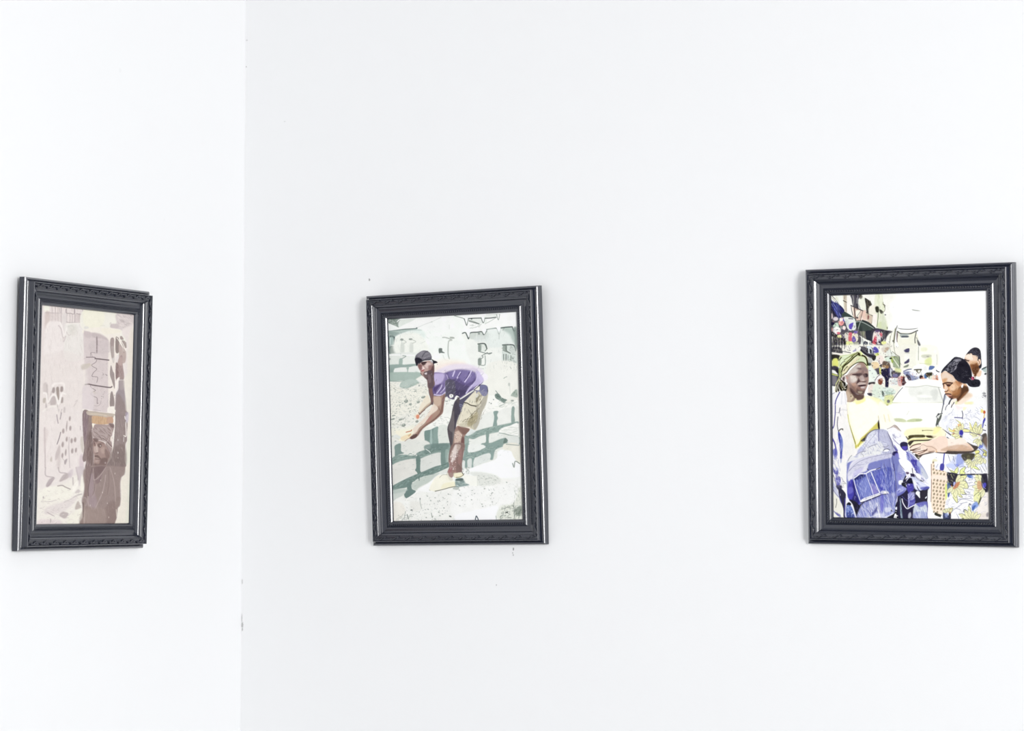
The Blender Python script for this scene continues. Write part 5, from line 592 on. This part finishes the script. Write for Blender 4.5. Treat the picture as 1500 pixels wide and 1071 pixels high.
    P('cfc4bb', '430,470 490,405 580,345 650,335 640,390 560,480 460,500 400,560', 1.8, .95); P('887472', '560,390 640,400 720,380 770,430 770,470 700,450 600,430', 1.6, .8); P('5e4c4c', '590,390 660,405 650,420 600,410', 1, .7); P('e8e0d6', '450,540 560,550 590,620 500,660 440,610', 1.6, .9); P('b8a49c', '390,560 450,560 480,700 430,700 400,640', 1.4, .8); P('caa28c', '470,680 540,680 560,720 500,740', 1.4, .7)
    P('3f3034', '500,515 560,515 640,490 680,505 660,540 600,555 540,525', .7); L('4a383a', 2.6, '500,520 580,522 670,500', .9); P('3b2e33', '690,510 770,500 780,560 720,570 700,545', .9, .95); P('775f5e', '660,460 700,440 710,500 670,500', 1, .6); P('cfc0b8', '640,545 690,540 720,610 700,640 640,620 620,590', .8); P('4d3c3e', '600,590 620,600 650,650 740,640 760,620 745,655 690,665 630,655 600,680 570,690', .8, .95); P('ddd2cc', '660,560 690,560 700,610 665,615', 1, .8); P('d2c4bc', '595,680 680,665 740,680 740,700 600,710', 1, .8)
    P('3a2a30', '590,735 640,715 740,708 745,725 700,735 640,745', .5); P('b9a6a2', '640,750 720,747 732,765 700,785 645,772', .8); P('e4dcda', '655,752 715,750 712,762 660,764', .6, .8); P('8c6c62', '590,745 640,750 650,790 700,800 735,780 700,820 620,810 580,790', .8, .95); P('3f3230', '570,770 600,800 690,825 730,790 720,850 690,890 640,890 560,850', 1.4, .6); P('b0a490', '600,830 680,840 660,875 600,860', 1, .85); P('9a7868', '480,740 560,740 570,830 520,830', 1.8, .7); P('4c3a3a', '440,760 500,800 580,880 680,905 560,900 470,850', 1.1, .85)
    P('d5c9c4', '285,570 320,545 370,550 390,640 370,670 320,650', .6); P('4b3a3c', '310,580 350,560 345,610 370,630 340,640 315,620', .7, .9); E('efe8e4', 362, 635, 16, 30, -10, .5); P('d98c80', '380,560 410,580 410,600 385,590', .8, .6)
    # wrap
    P('2d2924', '265,600 370,680 400,740 370,830 300,840 240,820 180,850 230,640 250,560', .6)
    P('cbd39e', '245,200 300,160 450,140 570,100 620,60 700,150 770,200 790,360 780,420 700,300 600,290 500,340 400,440 320,530 270,580 240,520 245,400 230,340', .6)
    P('dfe8c8', '300,180 440,160 470,190 360,270 300,340 260,300', 1.2); P('d3dfba', '540,200 640,180 740,220 760,310 640,270 560,300', 1.2, .9); P('e6dab8', '350,440 480,280 580,200 640,200 520,320 400,440 330,520', 1, .8); P('efe3c4', '310,440 400,340 480,290 380,400 320,500', .8, .9)
    L('35301e', 2.6, '290,470 330,370 430,290 520,200 600,140', .95); L('3b341f', 2, '300,380 420,260 500,180', .85); L('463c24', 2, '315,530 380,480 450,390 540,320 620,290 700,295 760,350', .9); L('37321f', 3.4, '620,130 660,160 720,180 760,240 780,340', .95); L('4a4228', 2, '600,110 560,130 480,190', .9); L('7c8446', 2, '340,250 430,190 540,130', .8); L('2e2b20', 2, '250,250 270,220 290,200', .9); P('35311f', '600,110 640,130 650,170 600,160', .6); P('dfe7a4', '640,90 680,120 660,165 640,150', .7); L('8f9a50', 2, '240,420 250,500 280,560', .9); L('3a3424', 1.4, '270,350 300,300 350,270', .8); L('403a28', 1.8, '330,450 360,410 400,370', .8); L('f3efd8', 1.6, '420,330 500,260 560,200', .8); L('55523c', 2, '280,490 290,540 270,600', .9); L('5b6330', 1.8, '260,400 265,480', .7); P('f2f0e8', '560,70 600,40 640,80 600,100', 1, .8); P('7068a8', '500,80 560,50 560,75 510,95', .8, .7)
    for q, cc in [('255,600 200,680 170,780 175,850', 'd8d2a8'), ('260,620 225,700 205,790 215,850', 'e3dcc4'), ('265,640 235,720 245,790 290,840', 'f3efe0'), ('280,640 260,680 300,780 320,820', '8a8560'), ('290,650 300,720 350,790', 'b4ac84'), ('310,680 340,760 370,780', 'd8d4c4'), ('250,560 215,640 180,700', 'c0c484')]: L(cc, 1.7, q, .9, .3)
    L('2f2a24', 1.4, '240,640 195,740 185,840', .8); L('2f2a24', 1.6, '252,660 225,760 235,840', .8); S('f3f0e4 2a2620', '300,720 380,740 360,820 310,820', 22, 2.2, 1, 30, 60, .8); L('f4f4f0', 2, '370,670 378,720', .8)
    P('f4f2f2', '95,1000 100,860 230,850 360,830 375,1071 95,1071', .9); L('8d8c98', 1.2, '105,930 125,880 160,860', .8); L('4b468c', 2.4, '255,850 215,930 185,1000 172,1071', .9); L('d8d8dc', 2, '300,860 290,1071', .6, .6); L('cfcdd2', 1.6, '350,860 370,1071', .6, .6)
    # ---- second pass, in photo pixels ----
    c.k = 1; c.t(-1210, -420)
    # stalls across the height of the headscarf
    S('3b3940 efece2 8f8a84 4c4a55 c9c4b0', '1214,500 1300,498 1318,508 1300,524 1262,512 1214,520', 110, 3, 1.1, 75, 60, .75)
    L('35343c', 1.2, '1262,478 1264,500 1266,512', .8); L('f2f2ea', 1.1, '1259,492 1268,499 1282,506', .9); L('f2f2ea', 1, '1273,499 1273,517', .9); L('f2f2ea', 1, '1260,505 1282,514', .8); L('35343c', 1.4, '1216,512 1230,514 1246,517', .8)
    for x in range(1217, 1240, 4): L('26252b', 1.5, [(x, 496), (x+.5, 504), (x, 511)], .75); L('c9c6bc', .8, [(x+2, 496), (x+2, 510)], .5)
    L('6f735f', 1.2, '1312,480 1309,500 1312,520 1320,534', .6); L('8a8c78', 1, '1306,488 1303,506 1308,526', .6); P('d9d4c4', '1294,505 1304,503 1302,512 1295,513', .8, .7); P('b39a84', '1296,510 1302,509 1300,514', .6, .7)
    # denim yoke and placket
    t = 0
    P('d3d2e1', '1241,696 1244,686 1251,678 1260,672 1273,668 1288,666 1304,664 1306,670 1294,673 1278,677 1268,682 1262,686 1252,690 1246,697', .9, .92)
    S('a3a2be f1f0f4 8b8bb0', '1242,694 1252,680 1272,670 1305,665 1304,672 1278,678 1262,686 1248,696', 60, 5, .8, -25, 25, .6); L('77779a', 1, '1244,690 1256,678 1275,670 1305,664', .7); L('8f8fb4', .9, '1240,706 1242,692 1252,683 1266,680', .7)
    L('4b4a78', 1, '1307,668 1310,690 1312,712 1312,735', .8); L('cfd1e6', 1.2, '1304,668 1307,690 1309,712 1309,740', .7); L('6a6a98', .8, '1302,670 1305,700 1306,740', .6)
    S('f0f0f6 5a5aa2 c4c8e2 3f3e80', '1244,700 1300,686 1306,745 1290,752 1258,756 1250,730', 150, 6, .9, 80, 14, .55); S('5a579c 8f8ec4 ececf4', '1224,640 1234,650 1236,690 1232,740 1222,700', 46, 7, .9, 84, 14, .55); S('6a69aa c9c9e0 ffffff', '1217,664 1226,668 1232,712 1222,716', 40, 5, .9, 65, 30, .6)
    S('8c8cb4 f4f4f8 6a6898', '1255,668 1270,634 1285,628 1304,636 1312,664 1290,668', 90, 5, .8, 65, 45, .5); L('7a7a9c', .9, '1262,664 1272,648 1284,634', .6); L('6f6e94', .9, '1300,632 1306,650 1310,668', .7)
    S('ffffff 55539a a9aed8', '1316,690 1340,700 1350,716 1330,716 1318,704', 40, 4, .9, 30, 50, .6); S('e9e9f4 4a488c 8e8ec6', '1330,660 1350,690 1358,706 1344,700 1332,680', 40, 5, .9, 60, 15, .6)
    # cloth print: dahlia-like flowers with pale pointed petals, thin dark outlines
    def flower(x, y, r, a0, a1, n, core=None, col='eeecc0'):
        for i in range(n):
            a = math.radians(a0+(a1-a0)*(i+.5)/n); rr = r*c.rng.uniform(.78, 1.1); wd = rr*math.radians(abs(a1-a0)/n)*.42
            ux, uy = math.cos(a), math.sin(a); nx, ny = -uy, ux
            q = [(x+ux*rr*.22, y+uy*rr*.22), (x+ux*rr*.6+nx*wd, y+uy*rr*.6+ny*wd), (x+ux*rr, y+uy*rr), (x+ux*rr*.6-nx*wd, y+uy*rr*.6-ny*wd)]
            P(col, q, .4, .9); L('77765e', .7, q+q[:1], .75, .2); L('b3ae74', .6, [q[0], (x+ux*rr*.7, y+uy*rr*.7)], .6, .2)
        if core: E(core, x, y, r*.2, r*.24, 0, .5, .9)
    S('9d9db4 8384a0 b9bad0', '1388,700 1446,696 1446,758 1384,760', 110, 7, .7, 150, 30, .6, .2, .3); S('a3a3ba', '1388,700 1446,696 1446,758 1384,760', 60, 7, .7, 60, 20, .5, .2, .3)
    flower(1399, 711, 17, -80, 150, 9); flower(1443, 711, 18, 95, 250, 7); flower(1424, 764, 17, 200, 330, 6); flower(1389, 752, 9, 190, 330, 4)
    P('3a3742', '1388,693 1402,694 1400,703 1396,709 1390,704', .6, .85); S('dfe6a4 23222a', '1388,693 1400,694 1396,708 1390,704', 14, 4, .8, 60, 30, .8); E('b7bce6', 1398, 709, 1.6, 3.4, 0, .4, .9); P('c77f58', '1400,708 1406,706 1404,712 1399,716 1396,716', .6, .75); P('c98866', '1432,705 1438,707 1438,717 1432,716', .7, .6); P('35333f', '1438,698 1446,696 1447,720 1442,718 1438,710', .5, .85); E('5551b4', 1442, 711, 2.6, 4, 20, .4); L('c4c3f4', .9, '1439,708 1441,714 1444,716', .8)
    flower(1424, 672, 15, 20, 165, 7); flower(1440, 668, 14, 60, 200, 5); S('8d90ac c5cbe6', '1388,668 1446,660 1446,692 1390,690', 70, 6, .7, 70, 30, .6, .2, .3); P('4d493e', '1409,666 1424,664 1428,668 1424,674 1416,672', .7, .85); flower(1420, 671, 9, 60, 140, 3)
    L('3f3f52', 1.3, '1388,692 1402,695 1424,695 1446,694', .85, .3)
    flower(1410, 634, 15, 130, 280, 7); flower(1434, 640, 17, 190, 300, 6); flower(1434, 641, 13, 60, 150, 4); E('4340a0', 1408, 634, 3.2, 4, 0, .4); L('b9b8f0', .9, '1406,632 1405,636 1409,638', .8); L('5a5878', 1.1, '1412,633 1424,634 1437,638', .8)
    S('9a9bb2 b7b8cc', '1412,600 1440,600 1438,632 1414,630', 46, 6, .7, 35, 40, .6, .2, .3); S('9a9bb2 b7b8cc', '1380,605 1408,600 1406,626 1386,630', 40, 6, .7, 120, 40, .5, .2, .3)
    # forearm underside
    P('c9a88e', '1384,656 1400,652 1414,652 1424,658 1420,661 1396,661 1378,660', 1.1, .7); S('a8846e f3e2d4', '1372,658 1400,646 1424,658 1400,660', 24, 5, .8, 0, 12, .4)
    # faces: soft middle tones and small highlights
    P('8d7672', '1253,547 1262,545 1268,549 1266,556 1256,556', 1.2, .45); P('d9cdc6', '1246,553 1252,554 1253,560 1247,561', 1, .5); P('4a3c3e', '1250,548 1256,547 1261,548 1256,550', .5, .7); P('6d5753', '1243,560 1250,566 1256,575 1248,572', 1, .4)
    S('b8a69e 6a5553 8f7b76', '1242,548 1270,545 1270,566 1262,576 1246,564', 60, 2.2, .8, 20, 70, .35); S('a98a6c d9b692 7a583f', '1382,556 1404,556 1412,568 1404,584 1388,580', 60, 2.4, .8, 60, 60, .3)
    S('c29c7c 7d5b44 e9d2bc', '1414,524 1434,520 1434,546 1424,550', 40, 2.4, .8, 50, 60, .4); S('cdd8a4 6d7040 f1efd8 a9ac78', '1230,528 1258,514 1270,528 1252,530 1236,548', 60, 4, .8, -42, 16, .5)
    c.G(1.6, 1.2); c.G(1.5, 5)
    return c.done()
# ---------------------------------------------------------------- helpers
def mat(name, color, rough=.5, spec=.5, **kw):
    m = bpy.data.materials.new(name); m.use_nodes = True
    b = m.node_tree.nodes['Principled BSDF']
    b.inputs['Base Color'].default_value = (*color, 1); b.inputs['Roughness'].default_value = rough
    b.inputs['Specular IOR Level'].default_value = spec
    for k, v in kw.items(): b.inputs[k.replace('_', ' ')].default_value = v
    return m
def mesh_obj(name, verts, faces, m, parent=None, smooth=False):
    me = bpy.data.meshes.new(name); me.from_pydata([tuple(v) for v in verts], [], faces)
    bm = bmesh.new(); bm.from_mesh(me); bmesh.ops.recalc_face_normals(bm, faces=bm.faces); bm.to_mesh(me); bm.free()
    me.materials.append(m)
    if smooth: me.polygons.foreach_set('use_smooth', [True]*len(me.polygons))
    o = bpy.data.objects.new(name, me); COL.objects.link(o)
    if parent: o.parent = parent
    return o

# ---------------------------------------------------------------- the room
def plaster(name, marks, base):
    """matt white emulsion: faint roller grain, dings and scuffs at given spots (a, b, radius a, radius b, strength)"""
    m = mat(name, base, .75, .15)
    nt = m.node_tree; N = nt.nodes; Lk = nt.links; b = N['Principled BSDF']
    tc = N.new('ShaderNodeTexCoord')
    n1 = N.new('ShaderNodeTexNoise'); n1.inputs['Scale'].default_value = 260; n1.inputs['Detail'].default_value = 3
    n2 = N.new('ShaderNodeTexNoise'); n2.inputs['Scale'].default_value = 9; n2.inputs['Detail'].default_value = 4
    for n in (n1, n2): Lk.new(tc.outputs['Object'], n.inputs['Vector'])
    mx = N.new('ShaderNodeMath'); mx.operation = 'MULTIPLY_ADD'; Lk.new(n2.outputs[0], mx.inputs[0]); mx.inputs[1].default_value = 4; Lk.new(n1.outputs[0], mx.inputs[2])
    bp = N.new('ShaderNodeBump'); bp.inputs['Strength'].default_value = .06; bp.inputs['Distance'].default_value = .002
    Lk.new(mx.outputs[0], bp.inputs['Height']); Lk.new(bp.outputs[0], b.inputs['Normal'])
    # scuffs
    fine = N.new('ShaderNodeTexNoise'); fine.inputs['Scale'].default_value = 420; fine.inputs['Detail'].default_value = 2; Lk.new(tc.outputs['Object'], fine.inputs['Vector'])
    sub = N.new('ShaderNodeVectorMath'); sub.operation = 'MULTIPLY_ADD'; Lk.new(fine.outputs['Color'], sub.inputs[0]); sub.inputs[1].default_value = (.004,)*3; Lk.new(tc.outputs['Object'], sub.inputs[2])
    acc = None
    for (x, z, rx, rz, st) in marks:
        v = N.new('ShaderNodeVectorMath'); v.operation = 'SUBTRACT'; Lk.new(sub.outputs[0], v.inputs[0]); v.inputs[1].default_value = (x+.002, 0, z+.002)
        s = N.new('ShaderNodeVectorMath'); s.operation = 'MULTIPLY'; Lk.new(v.outputs[0], s.inputs[0]); s.inputs[1].default_value = (1/rx, 0, 1/rz)
        ln = N.new('ShaderNodeVectorMath'); ln.operation = 'LENGTH'; Lk.new(s.outputs[0], ln.inputs[0])
        mr = N.new('ShaderNodeMapRange'); mr.inputs[1].default_value = 1.2; mr.inputs[2].default_value = .5; mr.inputs[3].default_value = 0; mr.inputs[4].default_value = st; Lk.new(ln.outputs['Value'], mr.inputs[0])
        if acc is None: acc = mr
        else:
            a = N.new('ShaderNodeMath'); a.operation = 'MAXIMUM'; Lk.new(acc.outputs[0], a.inputs[0]); Lk.new(mr.outputs[0], a.inputs[1]); acc = a
    mix = N.new('ShaderNodeMix'); mix.data_type = 'RGBA'; Lk.new(acc.outputs[0], mix.inputs['Factor'])
    mix.inputs['A'].default_value = (*base, 1); mix.inputs['B'].default_value = (.16, .155, .15, 1)
    Lk.new(mix.outputs['Result'], b.inputs['Base Color'])
    return m
def slab(name, poly, z0, z1, m, mw=None):
    n = len(poly)
    v = [(x, y, z0) for x, y in poly]+[(x, y, z1) for x, y in poly]
    f = [tuple(range(n))[::-1], tuple(range(n, 2*n))]+[(i, (i+1) % n, (i+1) % n+n, i+n) for i in range(n)]
    o = mesh_obj(name, v, f, m); o['kind'] = 'structure'
    if mw: o.matrix_world = mw
    return o
HT = 3.3
WALL = (.86, .865, .87)
right_marks = [(.3261,1.985,.0022,.003,.8),(.6797,1.4265,.002,.0035,.75),(.6782,1.419,.0015,.0015,.5),(.6797,1.4145,.0015,.002,.5),(.6397,1.3534,.0013,.0022,.5),(.1058,2.333,.003,.0015,.2),(.002,1.3475,.0025,.006,.3),(.002,1.268,.002,.012,.35),(.0035,1.2545,.003,.007,.55),(.0035,1.245,.002,.004,.5),(.004,2.5165,.003,.002,.25),(.003,2.4586,.0012,.0015,.6)]
left_marks = [(-.4602,2.3884,.005,.005,.05),(-.30,2.1,.003,.003,.04)]
slab('wall_right', [(0, 0), (8.5, 0), (8.5, .15), (0, .15)], 0, HT, plaster('white_plaster_right', right_marks, WALL))
L_M = Matrix.Rotation(CORNER, 4, 'Z')
slab('wall_left', [(-7.5, 0), (.0, 0), (.0, .15), (-7.5, .15)], 0, HT, plaster('white_plaster_left', left_marks, WALL), L_M)
lx, ly = -7.5*math.cos(CORNER), -7.5*math.sin(CORNER)
fm = mat('pale_floor_tile', (.4, .4, .4), .4, .4)
nt = fm.node_tree; br = nt.nodes.new('ShaderNodeTexBrick'); tcn = nt.nodes.new('ShaderNodeTexCoord'); nt.links.new(tcn.outputs['Object'], br.inputs['Vector'])
br.offset = 0; br.inputs['Scale'].default_value = 1; br.inputs['Brick Width'].default_value = .6; br.inputs['Row Height'].default_value = .6; br.inputs['Mortar Size'].default_value = .004
br.inputs['Color1'].default_value = (.26, .26, .26, 1); br.inputs['Color2'].default_value = (.24, .24, .24, 1); br.inputs['Mortar'].default_value = (.3, .3, .29, 1)
nt.links.new(br.outputs['Color'], nt.nodes['Principled BSDF'].inputs['Base Color'])
room = [(0, 0), (8.5, 0), (8.5, ly), (lx, ly)]
slab('floor', room[::-1], -.1, 0, fm)
slab('ceiling', room[::-1], HT, HT+.1, mat('white_ceiling', (.6, .6, .6), .8, .1))

# ---------------------------------------------------------------- the frames
FW, FH = .416, .52                            # outer size
OW, OH = .3089, .4174                         # sight size (opening)
PS = 52.6                                     # width of the moulding profile, mm
# profile: (distance in from the outer edge, height off the back), mm
PROF = [(0, 0), (0, 10.5), (.3, 12.0), (1.0, 12.7), (2.2, 14.1), (3.4, 15.1), (4.3, 15.6), (5.6, 15.2), (6.6, 14.2), (7.2, 13.9), (7.8, 14.5),
        (8.4, 18), (8.8, 22), (9.1, 26.2), (9.5, 27.6), (10.2, 28.1), (11.0, 27.8), (11.5, 26.9),
        (12.4, 25.4), (14.5, 25.5), (16.5, 25.4), (18.6, 25.1), (19.6, 25.0), (20.2, 25.1), (20.6, 25.7), (21.2, 25.7), (21.9, 25.1), (22.2, 24.3),
        (22.5, 23.9), (23.0, 23.8), (25.8, 21.7), (26.4, 20.6), (26.8, 19.2), (28, 17.9), (30.5, 16.5), (33, 15.6), (35.5, 15.3), (37.6, 15.5),
        (38.0, 15.7), (39.5, 16.6), (41.0, 18.0), (41.5, 18.4), (42.0, 18.2), (42.3, 17.7), (43.8, 17.4), (45.3, 17.7), (46.0, 18.6),
        (46.8, 18.9), (47.4, 18.8), (49.3, 17.6), (51.2, 15.9), (52.0, 14.6), (52.6, 13.3), (52.6, 3), (30, 0)]
frame_mat = mat('charcoal_lacquer', (.0105,.0135,.027), .24, .5, Coat_Weight=.7, Coat_Roughness=.13)
board_mat = mat('brown_hardboard', (.25, .17, .1), .8, .2)

def side_map(side, s, t, h):
    """profile distance s (mm), position t along the rail from its middle (m), height h (mm) -> frame coordinates"""
    sx = s/PS*(FW-OW)/2; sz = s/PS*(FH-OH)/2
    if side == 'top': return (t, -h/1000, FH/2-sz)
    if side == 'bottom': return (-t, -h/1000, -FH/2+sz)
    if side == 'left': return (-FW/2+sx, -h/1000, t)
    return (FW/2-sx, -h/1000, -t)
def rail_mesh(side):
    v, f = [], []
    horiz = side in ('top', 'bottom')
    for s, h in PROF:
        half = (FW/2-s/PS*(FW-OW)/2) if horiz else (FH/2-s/PS*(FH-OH)/2)
        v += [side_map(side, s, -half, h), side_map(side, s, half, h)]
    n = len(PROF)
    for i in range(n):
        a, b = i, (i+1) % n
        f.append((2*a, 2*a+1, 2*b+1, 2*b))
    f += [tuple(2*i for i in range(n)), tuple(2*i+1 for i in range(n))]
    return v, f
def tube(V, F, pts, rad, k=6):
    base = len(V); n = len(pts)
    for i, p in enumerate(pts):
        p = np.array(p); d = np.array(pts[min(i+1, n-1)])-np.array(pts[max(i-1, 0)]); d /= np.linalg.norm(d)+1e-9
        u = np.cross(d, (0, 0, 1)); u /= np.linalg.norm(u)+1e-9; w = np.cross(d, u)
        r = rad[i] if hasattr(rad, '__len__') else rad
        for j in range(k):
            a = 2*math.pi*j/k; V.append(tuple(p+r*(math.cos(a)*u+math.sin(a)*w)))
    for i in range(n-1):
        for j in range(k): F.append((base+i*k+j, base+i*k+(j+1) % k, base+(i+1)*k+(j+1) % k, base+(i+1)*k+j))
    F.append(tuple(base+j for j in range(k))); F.append(tuple(base+(n-1)*k+j for j in range(k)))
def ball(V, F, c, rx, ry, rz, k=8, m=5, rot=0):
    base = len(V)
    for i in range(m+1):
        a = math.pi*i/m
        for j in range(k):
            b = 2*math.pi*j/k
            x, y = rx*math.sin(a)*math.cos(b), ry*math.sin(a)*math.sin(b)
            V.append((c[0]+x*math.cos(rot)-y*math.sin(rot), c[1]+x*math.sin(rot)+y*math.cos(rot), c[2]+rz*math.cos(a)))
    for i in range(m):
        for j in range(k): F.append((base+i*k+j, base+i*k+(j+1) % k, base+(i+1)*k+(j+1) % k, base+(i+1)*k+j))
def scroll_unit():
    """one repeat of the carved border in (along, across, up) mm: an S scroll, curls, leaf lobes and two berries"""
    V, F = [], []
    S1 = [(-14.5+29*t, 2.5*math.sin(2*math.pi*t), .4+.5*math.sin(math.pi*t)) for t in np.linspace(0, 1, 15)]
    tube(V, F, S1, [.45+.75*math.sin(math.pi*t) for t in np.linspace(0, 1, 15)])
    for sg in (1, -1):
        cx, cy = 8.0*sg, -1.0*sg
        sp = [(cx+3.0*math.cos(2.4+4.4*t+(0 if sg > 0 else math.pi)), cy+2.7*math.sin(2.4+4.4*t+(0 if sg > 0 else math.pi)), .5+.6*t) for t in np.linspace(0, 1, 9)]
        tube(V, F, sp, [.5+.4*t for t in np.linspace(0, 1, 9)], 5)
        ball(V, F, (cx, cy, .7), 2.1, 2.1, 1.6, 10, 6)
        ball(V, F, (cx-5.2*sg, -2.3*sg, .3), 2.4, 1.1, 1.1, 7, 4, .5)
    ball(V, F, (0, 0, .8), 1.9, 1.6, 1.3, 10, 6)
    return V, F
SV, SF = scroll_unit()
def build_frame(name, label, wall, u, v, tilt, lean, yaw, painter, quad, gain):
    root = bpy.data.objects.new(name, None); COL.objects.link(root); root.empty_display_size = .1
    Mx = Matrix.Rotation(yaw, 4, 'Z') @ Matrix.Rotation(lean, 4, 'X') @ Matrix.Rotation(tilt, 4, 'Y')
    T = Matrix.Translation((u if wall == 'right' else -u, -.0165, v+EYE)) @ Mx @ Matrix.Translation((0, .0105, 0))
    if wall == 'left': T = L_M @ T
    root.matrix_world = T
    root['label'] = label; root['category'] = 'picture frame'; root['group'] = 'framed photographs on the white walls'
    for side in ('top', 'bottom', 'left', 'right'):
        rv, rf = rail_mesh(side)
        rail = mesh_obj('rail', rv, rf, frame_mat, root)
        horiz = side in ('top', 'bottom')
        # carved border
        total = (FW if horiz else FH)*1000-2*15.4; n = round(total/32); pitch = total/n
        V, F = [], []
        for i in range(n):
            t0 = (-total/2+(i+.5)*pitch)/1000; b0 = len(V)
            for (a, c, h) in SV:
                V.append(side_map(side, 15.4+c, t0+a*pitch/32/1000, 25.7+h*1.35))
            F += [tuple(b0+k for k in f) for f in SF]
        mesh_obj('carved_scroll_border', V, F, frame_mat, rail, True)
        # row of small beads beside the picture
        total = (OW if horiz else OH)*1000+2*8.6; n = round(total/5.0); pitch = total/n
        V, F = [], []
        for i in range(n+1):
            c = side_map(side, 44.0, (-total/2+i*pitch)/1000, 18.3)
            ball(V, F, c, .0019, .0019, .0019, 8, 6)
        mesh_obj('bead_trim', V, F, frame_mat, rail, True)
    # backing board and the printed photograph
    def rect_box(w, h, y0, y1):
        v = [(x, y, z) for y in (y0, y1) for x, z in ((-w/2, -h/2), (w/2, -h/2), (w/2, h/2), (-w/2, h/2))]
        return v, [(0, 1, 2, 3), (7, 6, 5, 4), (0, 4, 5, 1), (1, 5, 6, 2), (2, 6, 7, 3), (3, 7, 4, 0)]
    mesh_obj('backing_board', *rect_box(OW+.016, OH+.016, -.004, -.0125), board_mat, root)
    pw, ph = OW+.002, OH+.002
    nu, nv = int(pw*1650), int(ph*1650)
    U, Vv = np.meshgrid(np.linspace(0, 1, nu), np.linspace(0, 1, nv))
    co = np.stack([(U-.5)*pw, np.full_like(U, -.0129), (.5-Vv)*ph], -1).reshape(-1, 3)
    idx = np.arange(nu*nv).reshape(nv, nu)
    fa = np.stack([idx[:-1, :-1], idx[1:, :-1], idx[1:, 1:], idx[:-1, 1:]], -1).reshape(-1, 4)
    me = bpy.data.meshes.new('photo_print')
    me.vertices.add(len(co)); me.vertices.foreach_set('co', co.astype(np.float32).ravel())
    me.loops.add(fa.size); me.loops.foreach_set('vertex_index', fa.astype(np.int32).ravel())
    me.polygons.add(len(fa)); me.polygons.foreach_set('loop_start', np.arange(0, fa.size, 4, dtype=np.int32))
    me.update(calc_edges=True)
    # plane-to-painting homography from the four corners (the paintings were drawn from an oblique view)
    src = np.array([(0, 0), (1, 0), (1, 1), (0, 1)], float); A = []
    for (x, y), (X, Y) in zip(src, quad):
        A += [[x, y, 1, 0, 0, 0, -X*x, -X*y], [0, 0, 0, x, y, 1, -Y*x, -Y*y]]
    hh = np.linalg.solve(np.array(A), np.array(quad, float).ravel())
    Uc = np.clip(U, .006, .994); Vc = np.clip(Vv, .004, .996)
    w = hh[6]*Uc+hh[7]*Vc+1
    rgb = painter().sample((hh[0]*Uc+hh[1]*Vc+hh[2])/w, (hh[3]*Uc+hh[4]*Vc+hh[5])/w)/255
    lin = np.where(rgb <= .04045, rgb/12.92, ((rgb+.055)/1.055)**2.4)
    lin = np.clip((lin-.012)*gain, .004, .93)
    ca = me.color_attributes.new('ink', 'FLOAT_COLOR', 'POINT')
    ca.data.foreach_set('color', np.concatenate([lin.reshape(-1, 3), np.ones((len(co), 1))], 1).astype(np.float32).ravel())
    pm = mat('printed_photo', (.8, .8, .8), .5, .1)
    at = pm.node_tree.nodes.new('ShaderNodeAttribute'); at.attribute_name = 'ink'
    pm.node_tree.links.new(at.outputs['Color'], pm.node_tree.nodes['Principled BSDF'].inputs['Base Color'])
    me.materials.append(pm)
    po = bpy.data.objects.new('photo_print', me); COL.objects.link(po); po.parent = root
    return root, po
CARRIER_L = 'black framed pinkish photo of a man carrying concrete blocks, hung on the left wall'
MASON_L = 'tilted black frame with a photo of a bending man in purple shirt, near the corner'
MARKET_L = 'black framed photo of two women with denim jackets at a street market, right wall'
R1 = build_frame('framed_photograph', CARRIER_L, 'left', .5895, .1368, .0035, .0166, .0119, paint_carrier, [[60.11, 446.62], [196.41, 461.14], [188.76, 766.84], [51.62, 768.41]], .95)
R2 = build_frame('framed_photograph', MASON_L, 'right', .5494, .1429, -.0198, .0303, .0038, paint_bricklayer, [[568.0, 467.44], [756.94, 456.53], [765.92, 761.31], [576.34, 763.8]], 1.05)
R3 = build_frame('framed_photograph', MARKET_L, 'right', 1.546, .1551, .0039, .0298, .0006, paint_market, [[1217.0, 432.79], [1445.31, 425.52], [1449.25, 761.31], [1220.51, 758.31]], 1.0)
